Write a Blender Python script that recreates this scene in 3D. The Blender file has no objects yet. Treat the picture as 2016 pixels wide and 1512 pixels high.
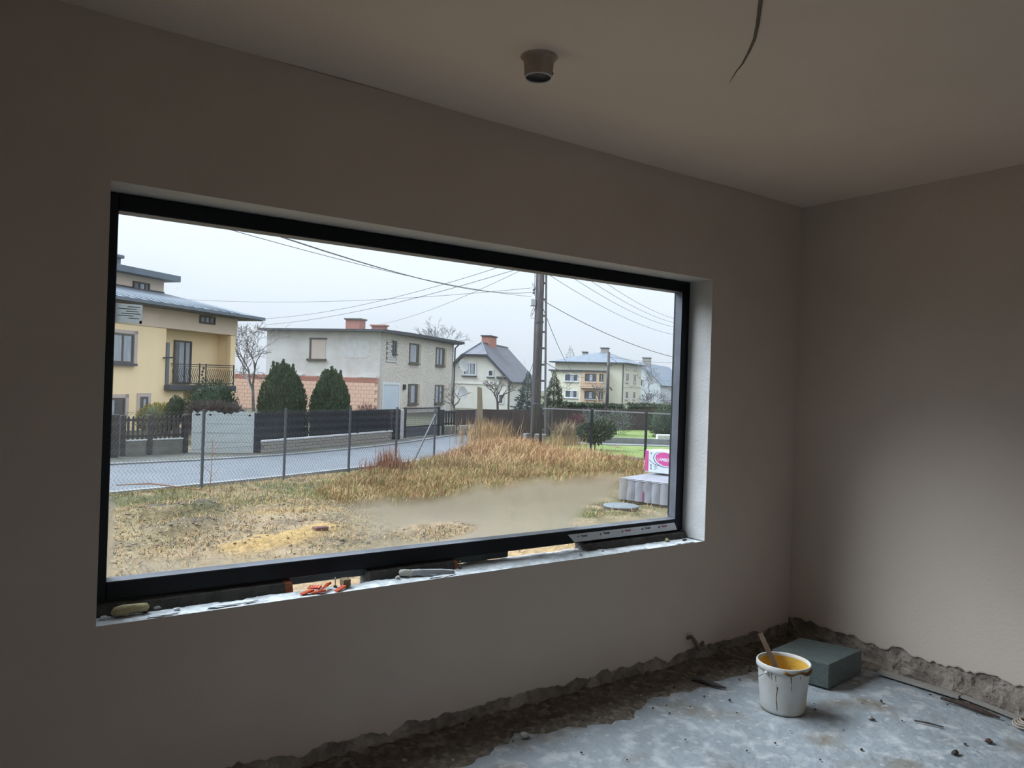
import bpy, bmesh, math, random
from mathutils import Vector, Matrix, noise
random.seed(7)
PI = math.pi
scene = bpy.context.scene
COL = scene.collection

# ---------------------------------------------------------------- camera
# world frame: window wall is the plane y = 0, x runs to the right along it, +y is outdoors, z = 0 is the rough floor
cam_d = bpy.data.cameras.new('camera')
cam_d.sensor_fit = 'HORIZONTAL'; cam_d.sensor_width = 36.0
cam_d.lens = 36.0 * 1480.0 / 2016.0
cam_d.clip_start = 0.02; cam_d.clip_end = 600
cam = bpy.data.objects.new('camera', cam_d); COL.objects.link(cam)
YAW, PITCH, ROLL = 0.6196, 0.0015, 0.0332
fwd = Vector((math.sin(YAW) * math.cos(PITCH), math.cos(YAW) * math.cos(PITCH), math.sin(PITCH)))
rgt = Vector((math.cos(YAW), -math.sin(YAW), 0)); upv = rgt.cross(fwd)
Rv = math.cos(ROLL) * rgt + math.sin(ROLL) * upv
Uv = -math.sin(ROLL) * rgt + math.cos(ROLL) * upv
cam.matrix_world = Matrix(((Rv.x, Uv.x, -fwd.x, 0.0), (Rv.y, Uv.y, -fwd.y, -2.7563), (Rv.z, Uv.z, -fwd.z, 1.5), (0, 0, 0, 1)))
scene.camera = cam

# ---------------------------------------------------------------- overcast sky (brighter towards the zenith, as any overcast sky is)
SKY = 0.89
world = bpy.data.worlds.new('overcast_sky'); scene.world = world; world.use_nodes = True
nt = world.node_tree; nt.nodes.clear()
tc = nt.nodes.new('ShaderNodeTexCoord'); sx = nt.nodes.new('ShaderNodeSeparateXYZ')
mr = nt.nodes.new('ShaderNodeMapRange'); mr.inputs[1].default_value = 0.0; mr.inputs[2].default_value = 1.0
mr.inputs[3].default_value = 1.0; mr.inputs[4].default_value = 3.0; mr.clamp = True
bg = nt.nodes.new('ShaderNodeBackground'); out = nt.nodes.new('ShaderNodeOutputWorld')
bg.inputs[0].default_value = (0.865, 0.935, 1.03, 1)
mm = nt.nodes.new('ShaderNodeMath'); mm.operation = 'MULTIPLY'; mm.inputs[1].default_value = SKY
nt.links.new(tc.outputs['Generated'], sx.inputs[0]); nt.links.new(sx.outputs['Z'], mr.inputs[0])
nt.links.new(mr.outputs[0], mm.inputs[0]); nt.links.new(mm.outputs[0], bg.inputs[1]); nt.links.new(bg.outputs[0], out.inputs[0])

# the sun behind thin cloud: a wide soft glow high over the street, front-left of the window
sun_d = bpy.data.lights.new('veiled_sun', 'SUN'); sun_d.energy = 9.7; sun_d.angle = math.radians(54); sun_d.color = (0.86, 0.95, 1.05)
sun = bpy.data.objects.new('veiled_sun', sun_d); COL.objects.link(sun)
sun.rotation_euler = Vector((-0.63, 0.777, math.tan(math.radians(44.5)))).to_track_quat('Z', 'Y').to_euler()
# daylight portals in the window and the added back opening (sampling guides, they give off no light of their own)
def portal(name, loc, size_x, size_y, rot):
    l = bpy.data.lights.new(name, 'AREA'); l.shape = 'RECTANGLE'; l.size = size_x; l.size_y = size_y
    l.cycles.is_portal = True
    o = bpy.data.objects.new(name, l); o.location = loc; o.rotation_euler = rot; COL.objects.link(o)
    return o
portal('added_opening_portal', (0.75, -4.95, 1.05), 1.5, 2.1, (PI / 2, 0, 0))
portal('window_portal', (1.82, 0.30, 1.40), 2.98, 1.46, (-PI / 2, 0, 0))

vs = scene.view_settings
scene.display_settings.display_device = 'sRGB'
vs.view_transform = 'Standard'; vs.look = 'None'; vs.exposure = 0.0; vs.gamma = 1.0; vs.use_curve_mapping = False
cy = scene.cycles
cy.max_bounces = 6; cy.diffuse_bounces = 4; cy.transparent_max_bounces = 12; cy.glossy_bounces = 2; cy.transmission_bounces = 4
cy.use_adaptive_sampling = True; cy.adaptive_threshold = 0.04
cy.caustics_reflective = False; cy.caustics_refractive = False; cy.sample_clamp_indirect = 8.0
cy.use_denoising = True

# ---------------------------------------------------------------- helpers
class MB:
    """collects simple solids; build() links them as ONE mesh object"""
    def __init__(s): s.v = []; s.f = []; s.mi = []; s.cur = 0
    def add(s, vs_, fs_):
        n = len(s.v); s.v += [tuple(p) for p in vs_]
        for f_ in fs_: s.f.append(tuple(i + n for i in f_)); s.mi.append(s.cur)
        return s
    def box(s, x0, x1, y0, y1, z0, z1):
        return s.add([(x0, y0, z0), (x1, y0, z0), (x1, y1, z0), (x0, y1, z0), (x0, y0, z1), (x1, y0, z1), (x1, y1, z1), (x0, y1, z1)],
                     [(0, 3, 2, 1), (4, 5, 6, 7), (0, 1, 5, 4), (1, 2, 6, 5), (2, 3, 7, 6), (3, 0, 4, 7)])
    def bevbox(s, x0, x1, y0, y1, z0, z1, b=0.005):
        vs_ = []
        for z, k in ((z0, b), (z0 + b, 0), (z1 - b, 0), (z1, b)):
            vs_ += [(x0 + b + k * .5, y0 + k, z), (x1 - b - k * .5, y0 + k, z), (x1 - k, y0 + b + k * .5, z), (x1 - k, y1 - b - k * .5, z),
                    (x1 - b - k * .5, y1 - k, z), (x0 + b + k * .5, y1 - k, z), (x0 + k, y1 - b - k * .5, z), (x0 + k, y0 + b + k * .5, z)]
        fs_ = [tuple(range(7, -1, -1)), tuple(range(24, 32))]
        for r in range(3):
            for i in range(8): fs_.append((r * 8 + i, r * 8 + (i + 1) % 8, r * 8 + 8 + (i + 1) % 8, r * 8 + 8 + i))
        return s.add(vs_, fs_)
    def bar(s, p, q, w, h=None, up=(0, 0, 1)):
        """rectangular bar from p to q"""
        h = h or w; p = Vector(p); q = Vector(q); d = (q - p).normalized(); u = Vector(up)
        if abs(d.dot(u)) > .95: u = Vector((0, 1, 0))
        r = d.cross(u).normalized() * w / 2; t = r.cross(d).normalized() * h / 2
        vs_ = [c + a + b for c in (p, q) for a, b in ((-r, -t), (r, -t), (r, t), (-r, t))]
        return s.add(vs_, [(0, 1, 2, 3), (7, 6, 5, 4), (0, 4, 5, 1), (1, 5, 6, 2), (2, 6, 7, 3), (3, 7, 4, 0)])
    def tube(s, pts, r, n=6, cap=True):
        pts = [Vector(p) for p in pts]; rs = r if isinstance(r, (list, tuple)) else [r] * len(pts)
        base = len(s.v); ref = None
        for i, p in enumerate(pts):
            d = (pts[min(i + 1, len(pts) - 1)] - pts[max(i - 1, 0)])
            d = d.normalized() if d.length > 1e-9 else Vector((0, 0, 1))
            if ref is None: ref = d.orthogonal().normalized()
            ref = ref - d * ref.dot(d)
            ref = ref.normalized() if ref.length > 1e-6 else d.orthogonal().normalized()
            b = d.cross(ref)
            for k in range(n):
                a = 2 * PI * k / n; s.v.append(tuple(p + (ref * math.cos(a) + b * math.sin(a)) * rs[i]))
        for i in range(len(pts) - 1):
            for k in range(n):
                s.f.append((base + i * n + k, base + i * n + (k + 1) % n, base + (i + 1) * n + (k + 1) % n, base + (i + 1) * n + k)); s.mi.append(s.cur)
        if cap:
            s.f.append(tuple(base + k for k in range(n - 1, -1, -1))); s.mi.append(s.cur)
            e = base + (len(pts) - 1) * n; s.f.append(tuple(e + k for k in range(n))); s.mi.append(s.cur)
        return s
    def lathe(s, prof, n=24, c=(0, 0, 0), cap0=True, cap1=True):
        base = len(s.v)
        for r, z in prof:
            for k in range(n):
                a = 2 * PI * k / n; s.v.append((c[0] + r * math.cos(a), c[1] + r * math.sin(a), c[2] + z))
        for i in range(len(prof) - 1):
            for k in range(n):
                s.f.append((base + i * n + k, base + i * n + (k + 1) % n, base + (i + 1) * n + (k + 1) % n, base + (i + 1) * n + k)); s.mi.append(s.cur)
        if cap0: s.f.append(tuple(base + k for k in range(n - 1, -1, -1))); s.mi.append(s.cur)
        if cap1:
            e = base + (len(prof) - 1) * n; s.f.append(tuple(e + k for k in range(n))); s.mi.append(s.cur)
        return s
    def prism(s, poly, axis, a0, a1):
        """poly of 2D points extruded along axis: 'y' -> (x,z), 'x' -> (y,z), 'z' -> (x,y)"""
        def mk(p, a): return {'y': (p[0], a, p[1]), 'x': (a, p[0], p[1]), 'z': (p[0], p[1], a)}[axis]
        n = len(poly); vs_ = [mk(p, a0) for p in poly] + [mk(p, a1) for p in poly]
        fs_ = [tuple(range(n)), tuple(range(2 * n - 1, n - 1, -1))] + [(i, i + n, (i + 1) % n + n, (i + 1) % n) for i in range(n)]
        return s.add(vs_, fs_)
    def lump(s, c, r, seed=0, n=2, amp=.25, fq=1.6):
        bm = bmesh.new(); bmesh.ops.create_icosphere(bm, subdivisions=n, radius=1)
        rx, ry, rz = r if isinstance(r, (tuple, list)) else (r, r, r)
        for v in bm.verts:
            k = 1 + amp * noise.noise(v.co * fq + Vector((seed * 7.3, seed * 3.1, seed)))
            v.co = Vector((c[0] + v.co.x * rx * k, c[1] + v.co.y * ry * k, c[2] + v.co.z * rz * k))
        bm.verts.index_update()
        s.add([v.co for v in bm.verts], [[v.index for v in f_.verts] for f_ in bm.faces]); bm.free()
        return s
    def build(s, name, mat, parent=None, smooth=False, loc=None, fix=True):
        me = bpy.data.meshes.new(name); me.from_pydata(s.v, [], s.f)
        mats = mat if isinstance(mat, (list, tuple)) else [mat]
        for m_ in mats: me.materials.append(M[m_] if isinstance(m_, str) else m_)
        if len(mats) > 1: me.polygons.foreach_set('material_index', s.mi)
        if fix:
            bm = bmesh.new(); bm.from_mesh(me); bmesh.ops.recalc_face_normals(bm, faces=bm.faces); bm.to_mesh(me); bm.free()
        if smooth: me.polygons.foreach_set('use_smooth', [True] * len(me.polygons))
        me.update()
        o = bpy.data.objects.new(name, me); COL.objects.link(o)
        if parent: o.parent = parent
        if loc: o.location = loc
        return o

def tag(o, label=None, cat=None, group=None, kind=None):
    if label: o['label'] = label
    if cat: o['category'] = cat
    if group: o['group'] = group
    if kind: o['kind'] = kind
    return o
def thing(name, label, cat, loc=(0, 0, 0), rz=0, group=None):
    o = bpy.data.objects.new(name, None); COL.objects.link(o); o.empty_display_size = .1
    o.location = loc; o.rotation_euler = (0, 0, rz)
    return tag(o, label, cat, group)
def share(o, name, parent, loc, rot=(0, 0, 0), scale=(1, 1, 1)):
    c = o.copy(); c.name = name; COL.objects.link(c); c.parent = parent; c.location = loc; c.rotation_euler = rot; c.scale = scale
    return c
def dup(o, loc, rz=None, label=None, parent=None):
    c = o.copy(); COL.objects.link(c)
    if parent is not None: c.parent = parent
    else: c.location = loc
    if rz is not None: c.rotation_euler = (0, 0, rz)
    if label: c['label'] = label
    for ch in o.children: dup(ch, None, None, None, c)
    return c

# ---------------------------------------------------------------- materials
M = {}
def lin(c): return tuple(((x / 255) / 12.92 if x / 255 <= .04045 else ((x / 255 + .055) / 1.055) ** 2.4) for x in c)
def mat(name, c1, c2=None, scale=6.0, rough=.8, bump=0.0, bscale=None, metal=0.0, detail=3, c3=None, s3=2.0, lo=.35, hi=.65, spec=.3, stretch=None):
    """procedural surface: two or three noise-mixed colours with noise relief, in the object's own coordinates"""
    m = bpy.data.materials.new(name); m.use_nodes = True; n = m.node_tree.nodes; L = m.node_tree.links
    b = n['Principled BSDF']; b.inputs['Roughness'].default_value = rough; b.inputs['Metallic'].default_value = metal
    b.inputs['Specular IOR Level'].default_value = spec
    t = n.new('ShaderNodeTexCoord'); src = t.outputs['Object']
    if stretch:
        mp = n.new('ShaderNodeMapping'); mp.inputs['Scale'].default_value = stretch; L.new(src, mp.inputs[0]); src = mp.outputs[0]
    def mixer(ca, cb, sc, lo_, hi_):
        nz = n.new('ShaderNodeTexNoise'); nz.inputs['Scale'].default_value = sc; nz.inputs['Detail'].default_value = detail
        L.new(src, nz.inputs['Vector'])
        r = n.new('ShaderNodeMapRange'); r.inputs[1].default_value = lo_; r.inputs[2].default_value = hi_; L.new(nz.outputs[0], r.inputs[0])
        mx = n.new('ShaderNodeMix'); mx.data_type = 'RGBA'; L.new(r.outputs[0], mx.inputs[0])
        for soc, c in ((mx.inputs[6], ca), (mx.inputs[7], cb)):
            if isinstance(c, tuple): soc.default_value = (*c, 1)
            else: L.new(c, soc)
        return mx.outputs[2]
    if c2 is None: c2 = tuple(x * .88 for x in c1)
    col = mixer(c1, c2, scale, lo, hi)
    if c3: col = mixer(col, c3, s3, .5, .68)
    L.new(col, b.inputs['Base Color'])
    if bump:
        nz = n.new('ShaderNodeTexNoise'); nz.inputs['Scale'].default_value = bscale or scale * 6; nz.inputs['Detail'].default_value = 3; L.new(src, nz.inputs['Vector'])
        bp = n.new('ShaderNodeBump'); bp.inputs['Strength'].default_value = bump; bp.inputs['Distance'].default_value = .02
        L.new(nz.outputs[0], bp.inputs['Height']); L.new(bp.outputs[0], b.inputs['Normal'])
    M[name] = m
    return m
# ================================================================ THE ROOM
ZC, XR, XL, YB = 2.655, 4.117, -2.9, -4.8
WX0, WX1, WZ0, WZ1 = 0.340, 3.311, 0.6715, 2.122      # plastered window opening
YO = 0.26                                              # outer face of the window wall
mat('plaster', (.66, .55, .475), (.61, .505, .435), 1.6, .92, .08, 60, c3=(.64, .55, .47), s3=.7)
mat('ceiling_plaster', (.85, .69, .565), (.80, .65, .53), 1.3, .92, .08, 50)
mat('reveal_plaster', (.50, .49, .48), (.45, .44, .43), 6, .9, .15, 60)
mat('rough_masonry', (.33, .275, .23), (.19, .16, .135), 14, .95, .8, 40, c3=(.43, .37, .315), s3=9)
mat('plaster_white', (.80, .76, .71), (.76, .72, .67), 1.6, .92, .08, 60)  # whitened for the unseen back wall, so it bounces more light
mat('outer_render', (.55, .52, .48), (.48, .45, .42), 3, .9, .1)
def concrete_floor():
    m = mat('floor_concrete', (.375, .415, .445), (.30, .33, .35), 2.2, .82, .45, 26, c3=(.52, .54, .55), s3=11)
    n = m.node_tree.nodes; L = m.node_tree.links; b = n['Principled BSDF']; src = b.inputs['Base Color'].links[0].from_socket
    t = n.new('ShaderNodeTexCoord')
    for sc, c, lo_, hi_ in ((3.1, (.25, .22, .17), .56, .72), (70, (.12, .11, .10), .71, .75), (24, (.52, .54, .55), .60, .72)):
        nz = n.new('ShaderNodeTexNoise'); nz.inputs['Scale'].default_value = sc; nz.inputs['Detail'].default_value = 4; L.new(t.outputs['Object'], nz.inputs['Vector'])
        r = n.new('ShaderNodeMapRange'); r.inputs[1].default_value = lo_; r.inputs[2].default_value = hi_; L.new(nz.outputs[0], r.inputs[0])
        mx = n.new('ShaderNodeMix'); mx.data_type = 'RGBA'; L.new(r.outputs[0], mx.inputs[0]); L.new(src, mx.inputs[6]); mx.inputs[7].default_value = (*c, 1)
        src = mx.outputs[2]
    L.new(src, b.inputs['Base Color'])
concrete_floor()
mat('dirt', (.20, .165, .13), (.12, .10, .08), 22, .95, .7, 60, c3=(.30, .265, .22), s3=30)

def floor_z(x, y):
    return .006 * noise.noise(Vector((x * 1.1, y * 1.1, 3))) + .003 * noise.noise(Vector((x * 5, y * 5, 9))) - .006
def grid(name, x0, x1, nx, y0, y1, ny, fz, m, parent=None, smooth=True):
    mb = MB(); mb.v = [(x0 + (x1 - x0) * i / nx, y0 + (y1 - y0) * j / ny, 0) for j in range(ny + 1) for i in range(nx + 1)]
    mb.v = [(x, y, fz(x, y)) for x, y, _ in mb.v]
    mb.f = [(j * (nx + 1) + i, j * (nx + 1) + i + 1, (j + 1) * (nx + 1) + i + 1, (j + 1) * (nx + 1) + i) for j in range(ny) for i in range(nx)]
    mb.mi = [0] * len(mb.f)
    return mb.build(name, m, parent, smooth, fix=False)
fl = tag(grid('floor', XL, XR + .05, 170, YB, .06, 140, floor_z, 'floor_concrete'), 'bare grey concrete floor slab', kind='structure')

# ragged lower edge of the plaster
def ragged(t, base, amp, seed):
    v = base + amp * noise.noise(Vector((t * 3.1, seed, 0))) + amp * .7 * noise.noise(Vector((t * 11, seed, 5))) + amp * .35 * noise.noise(Vector((t * 40, seed, 8)))
    return max(.02, v)
def plaster_sheet(mb, t0, t1, ztop, edge, place, step=.02, thick=.022):
    n = int((t1 - t0) / step); pts = [t0 + (t1 - t0) * i / n for i in range(n + 1)]
    zs = [edge(t) for t in pts]
    vs_ = []
    for t, z in zip(pts, zs):
        vs_ += [place(t, z, thick), place(t, z + .004, .002), place(t, z + .012, 0), place(t, ztop, 0)]
    fs_ = []
    for i in range(n):
        for k in range(3): fs_.append((i * 4 + k, i * 4 + 4 + k, i * 4 + 5 + k, i * 4 + 1 + k))
    mb.add(vs_, fs_)
wf = tag(MB().box(XL - .3, WX0 - .02, .02, YO, -.9, 2.95).box(WX1 + .02, XR + .4, .02, YO, -.9, 2.95)
         .box(WX0 - .02, WX1 + .02, .02, YO, WZ1 + .02, 2.95).box(WX0 - .02, WX1 + .02, .02, YO, -.9, .590).build('wall_front', 'rough_masonry'),
         'plastered window wall with ragged lower edge', kind='structure')
pl = MB()
edge_f = lambda x: ragged(x, .080, .040, 1.0)
plaster_sheet(pl, XL, XR, .45, edge_f, lambda t, z, d: (t, d, z))
pl.add([(XL, 0, .45), (WX0, 0, .45), (WX0, 0, ZC), (XL, 0, ZC)], [(0, 1, 2, 3)])
pl.add([(WX1, 0, .45), (XR, 0, .45), (XR, 0, ZC), (WX1, 0, ZC)], [(0, 1, 2, 3)])
pl.add([(WX0, 0, .45), (WX1, 0, .45), (WX1, 0, WZ0), (WX0, 0, WZ0)], [(0, 1, 2, 3)])
pl.add([(WX0, 0, WZ1), (WX1, 0, WZ1), (WX1, 0, ZC), (WX0, 0, ZC)], [(0, 1, 2, 3)])
pl.build('plaster', 'plaster', wf)
# reveals of the opening (smooth plaster) and the raw sill
rv = MB().box(WX0 - .02, WX0, .0005, YO, WZ0, WZ1).box(WX1, WX1 + .02, .0005, YO, WZ0, WZ1).box(WX0 - .02, WX1 + .02, .0005, YO, WZ1, WZ1 + .02)
tag(rv.build('reveal', 'reveal_plaster', wf), 'pale plastered window reveal')
mat('raw_sill', (.62, .66, .68), (.42, .44, .45), 12, .9, .5, 50, c3=(.72, .76, .78), s3=20)
def sill_z(x, y):
    back = .105 + .10 * min(1, max(0, (x - 1.50) / .25)) + .012 * noise.noise(Vector((x * 7, 0, 5))) + .006 * noise.noise(Vector((x * 31, 0, 6)))
    if y > back: return .598 + .006 * noise.noise(Vector((x * 20, y * 20, 7)))
    return WZ0 - .004 + .005 * noise.noise(Vector((x * 9, y * 9, 1))) + .003 * noise.noise(Vector((x * 40, y * 40, 2))) - (.004 if y < .01 else 0)
so = grid('sill', WX0 - .01, WX1 + .01, 260, .0, YO, 52, sill_z, 'raw_sill', wf)
tag(so, 'rough pale mortar bed of the window sill')

wr = tag(MB().box(XR + .02, XR + .3, YB - .3, .26, -.9, 2.95).build('wall_right', 'rough_masonry'), 'plastered right wall with crumbling base', kind='structure')
pr_ = MB(); edge_r = lambda y: ragged(y, .125, .05, 4.0) + .03 * max(0, -y - .9)
plaster_sheet(pr_, YB, 0, .5, edge_r, lambda t, z, d: (XR + d, t, z))
pr_.add([(XR, YB, .5), (XR, 0, .5), (XR, 0, ZC), (XR, YB, ZC)], [(0, 1, 2, 3)])
pr_.build('plaster', 'plaster', wr)
# lumpy exposed base courses of both walls
def rough_strip(name, t0, t1, h, place, seed, parent, step=.016):
    nt_ = int((t1 - t0) / step); nz = 14; mb = MB(); vs_ = []
    for j in range(nz + 1):
        for i in range(nt_ + 1):
            t = t0 + (t1 - t0) * i / nt_; z = h * j / nz - .012
            d = .014 - .030 * max(0, noise.noise(Vector((t * 13, z * 13, seed)))) - .016 * max(0, noise.noise(Vector((t * 40, z * 40, seed + 3)))) - .030 * max(0, 1 - z / .045) ** 2
            vs_.append(place(t, z, max(d, .004) if z > .075 else d))
    w = nt_ + 1
    mb.add(vs_, [(j * w + i, j * w + i + 1, (j + 1) * w + i + 1, (j + 1) * w + i) for j in range(nz) for i in range(nt_)])
    return mb.build(name, 'rough_masonry', parent)
rough_strip('exposed_base', .2, XR, .20, lambda t, z, d: (t, d, z), 2.0, wf)
rough_strip('exposed_base', -3.0, 0, .26, lambda t, z, d: (XR + d, t, z), 6.0, wr)

tag(MB().box(XL - .3, XL, YB - .3, .26, -.9, 2.95).build('wall_left', 'plaster'), 'plastered left wall', kind='structure')
# unseen opening added in the back wall to let in more daylight
wb = MB().box(XL - .3, 0, YB - .3, YB, -.9, 2.95).box(1.5, XR + .4, YB - .3, YB, -.9, 2.95).box(0, 1.5, YB - .3, YB, 2.1, 2.95).box(0, 1.5, YB - .3, YB, -.9, -.02)
tag(wb.build('wall_back', 'plaster_white'), 'plastered back wall', kind='structure')
def ceil_z(x, y): return ZC + .004 * noise.noise(Vector((x * 1.3, y * 1.3, 4)))
ce = tag(grid('ceiling', XL - .05, XR + .05, 60, YB - .05, .05, 50, ceil_z, 'ceiling_plaster'), 'rough plastered ceiling', kind='structure')
MB().box(XL - .3, XR + .4, YB - .3, YO, 2.70, 2.95).build('slab', 'outer_render', ce)
# ================================================================ THE WINDOW
mat('anthracite', (.0075, .009, .013), (.006, .007, .010), 8, .45, .02, 80, spec=.22)
mat('gasket_grey', (.16, .17, .20), (.12, .13, .15), 8, .45)
mat('profile_grey', (.075, .085, .085), (.05, .058, .06), 8, .6)
YF, YG = .16, .205                                    # inner face of frame, glass plane
FX0, FX1, FZ0, FZ1 = .335, 3.309, .706, 2.117
FW = .060
win = tag(bpy.data.objects.new('window_1', None), 'wide anthracite aluminium fixed window', kind='structure'); COL.objects.link(win)
def fr(name, b, m='anthracite'): return MB().bevbox(*b, .003).build(name, m, win)
fr('frame_stile', (FX0, FX0 + .052, YF, .226, FZ0, FZ1)); fr('frame_stile', (FX1 - FW, FX1, YF, .226, FZ0, FZ1))
fr('frame_rail', (FX0 + .052, FX1 - FW, YF, .226, FZ1 - .058, FZ1)); fr('frame_rail', (FX0 + .052, FX1 - FW, YF, .226, FZ0, FZ0 + .066))
GX0, GX1, GZ0, GZ1 = FX0 + .052, FX1 - FW, FZ0 + .066, FZ1 - .058
# glazing beads: sloped grey seals around the pane
def bead(poly, ax, a0, a1): return MB().prism(poly, ax, a0, a1).build('glazing_seal', 'gasket_grey', win)
bead([(YF + .004, GZ0), (YG, GZ0), (YG, GZ0 + .006)], 'x', GX0, GX1); bead([(YF + .004, GZ1), (YG, GZ1), (YG, GZ1 - .005)], 'x', GX0, GX1)
bead([(GX1, YF + .004), (GX1, YG), (GX1 - .006, YG)], 'z', GZ0, GZ1); bead([(GX0, YF + .004), (GX0, YG), (GX0 + .004, YG)], 'z', GZ0, GZ1)
def glass_mat():
    m = bpy.data.materials.new('clear_glass'); m.use_nodes = True; n = m.node_tree.nodes; L = m.node_tree.links; n.clear()
    o = n.new('ShaderNodeOutputMaterial'); tr = n.new('ShaderNodeBsdfTransparent'); gl = n.new('ShaderNodeBsdfGlossy'); gl.inputs['Roughness'].default_value = .02
    tr.inputs[0].default_value = (.97, .985, .99, 1)
    lw = n.new('ShaderNodeLayerWeight'); fp = n.new('ShaderNodeMath'); fp.operation = 'POWER'; fp.inputs[1].default_value = 5.0; L.new(lw.outputs['Facing'], fp.inputs[0])
    fz = n.new('ShaderNodeMath'); fz.operation = 'MULTIPLY_ADD'; fz.inputs[1].default_value = .6; fz.inputs[2].default_value = .02; L.new(fp.outputs[0], fz.inputs[0]); mx = n.new('ShaderNodeMixShader')
    L.new(fz.outputs[0], mx.inputs[0]); L.new(tr.outputs[0], mx.inputs[1]); L.new(gl.outputs[0], mx.inputs[2]); L.new(mx.outputs[0], o.inputs[0])
    M['clear_glass'] = m
glass_mat()
pane = MB().box(GX0 - .01, GX1 + .01, YG, YG + .012, GZ0 - .01, GZ1 + .01).build('pane', 'clear_glass', win)
tag(pane, 'large clear glass pane, smeared and fogged low down')
def film_mat():
    """dried building dust and condensation on the inside of the glass: rough scattering film"""
    m = bpy.data.materials.new('dust_film'); m.use_nodes = True; n = m.node_tree.nodes; L = m.node_tree.links; n.clear()
    o = n.new('ShaderNodeOutputMaterial'); tr = n.new('ShaderNodeBsdfTransparent')
    rf = n.new('ShaderNodeBsdfRefraction'); rf.inputs['Roughness'].default_value = .42; rf.inputs['IOR'].default_value = 1.12; rf.inputs[0].default_value = (.93, .94, .92, 1)
    tl = n.new('ShaderNodeBsdfTranslucent'); tl.inputs[0].default_value = (.55, .56, .54, 1)
    t = n.new('ShaderNodeTexCoord'); sp = n.new('ShaderNodeSeparateXYZ')
    def mth(op, a, b=None, c=None, clamp=False):
        k = n.new('ShaderNodeMath'); k.operation = op; k.use_clamp = clamp
        for i, v in enumerate((a, b, c)):
            if v is None: continue
            if isinstance(v, (int, float)): k.inputs[i].default_value = v
            else: L.new(v, k.inputs[i])
        return k.outputs[0]
    def rng(v, a, b, x=0., y=1.):
        k = n.new('ShaderNodeMapRange'); k.interpolation_type = 'SMOOTHSTEP'
        for i, q in enumerate((a, b, x, y)): k.inputs[i + 1].default_value = q
        L.new(v, k.inputs[0]); return k.outputs[0]
    def nzt(sc, d=2, st=None):
        src = t.outputs['Object']
        if st:
            mp = n.new('ShaderNodeMapping'); mp.inputs['Scale'].default_value = st; L.new(src, mp.inputs[0]); src = mp.outputs[0]
        k = n.new('ShaderNodeTexNoise'); k.inputs['Scale'].default_value = sc; k.inputs['Detail'].default_value = d; L.new(src, k.inputs['Vector']); return k.outputs[0]
    L.new(t.outputs['Object'], sp.inputs[0]); X, Z = sp.outputs[0], sp.outputs[2]
    wob = mth('MULTIPLY_ADD', nzt(3.5), .14, -.07)
    top = mth('ADD', mth('MULTIPLY_ADD', X, .05, .915), wob)          # upper edge of the fogged strip
    band = rng(mth('SUBTRACT', top, Z), -.03, .05)
    band = mth('MULTIPLY', band, rng(mth('ADD', X, mth('MULTIPLY', Z, .9)), 1.95, 2.35))
    band = mth('MULTIPLY', band, rng(X, 3.0, 2.72))
    def blob(cx, cz, rx, rz):
        d = mth('ADD', mth('POWER', mth('DIVIDE', mth('SUBTRACT', X, cx), rx), 2.), mth('POWER', mth('DIVIDE', mth('SUBTRACT', Z, cz), rz), 2.))
        return rng(mth('ADD', d, mth('MULTIPLY', wob, 6.)), .55, 1.35)
    for bl in ((1.70, .825, .25, .045), (2.86, .80, .34, .115)): band = mth('MULTIPLY', band, blob(*bl))
    fog = mth('MULTIPLY', band, rng(nzt(5), .25, .6, .82, .96))
    edge = mth('MULTIPLY', rng(X, .425, .395, 0., .75), rng(Z, 1.10, .98))
    low = mth('MULTIPLY', rng(mth('ADD', Z, wob), .83, .77, 0., .6), rng(X, .3, .6))
    spots = rng(nzt(55, 1), .74, .80, 0., .2)
    base = rng(nzt(2.2, 2), .3, .8, .03, .10)
    fac = mth('MAXIMUM', mth('MAXIMUM', fog, edge), mth('MAXIMUM', low, mth('MAXIMUM', spots, base)), clamp=True)
    mx1 = n.new('ShaderNodeMixShader'); mx1.inputs[0].default_value = .16; L.new(rf.outputs[0], mx1.inputs[1]); L.new(tl.outputs[0], mx1.inputs[2])
    mx = n.new('ShaderNodeMixShader'); L.new(fac, mx.inputs[0]); L.new(tr.outputs[0], mx.inputs[1]); L.new(mx1.outputs[0], mx.inputs[2]); L.new(mx.outputs[0], o.inputs[0])
    M['dust_film'] = m
film_mat()
tag(MB().add([(GX0, YG - .002, GZ0), (GX1, YG - .002, GZ0), (GX1, YG - .002, GZ1), (GX0, YG - .002, GZ1)], [(0, 1, 2, 3)]).build('dust_film', 'dust_film', win, fix=False), 'milky smears of dust and condensation')
# grey extension profile hanging under the bottom rail, in two lengths
for a, b in ((.36, 1.52), (1.68, 2.10)): fr('extension_profile', (a, b, YF + .012, .220, .676, .707), 'profile_grey')
# ================================================================ THINGS IN THE ROOM
ZS = .671
# --- vent pipe stub in the ceiling
mat('vent_plaster', (.46, .375, .31), (.38, .31, .255), 20, .9, .3, 60)
mat('vent_rim', (.75, .73, .72), (.66, .64, .63), 20, .45)
mat('vent_dark', (.13, .115, .12), (.10, .09, .095), 20, .8)
v = thing('vent_pipe', 'round ventilation pipe stub hanging from the ceiling above the window', 'vent pipe', (1.58, -.639, 2.585))
prof = [(.0475, 0), (.0495, .01), (.051, .03), (.0535, .055), (.060, .068), (.075, .0735)]
MB().lathe(prof, 40, cap0=False, cap1=False).build('collar', 'vent_plaster', v, True)
MB().lathe([(.0475, .0), (.0475, -.004), (.0445, -.004), (.0445, .004)], 40, cap0=False, cap1=False).build('rim', 'vent_rim', v, True)
MB().lathe([(.0445, .0), (.0440, .012), (.001, .012)], 40, cap0=False, cap1=False).build('plug', 'vent_dark', v, True)
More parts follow.
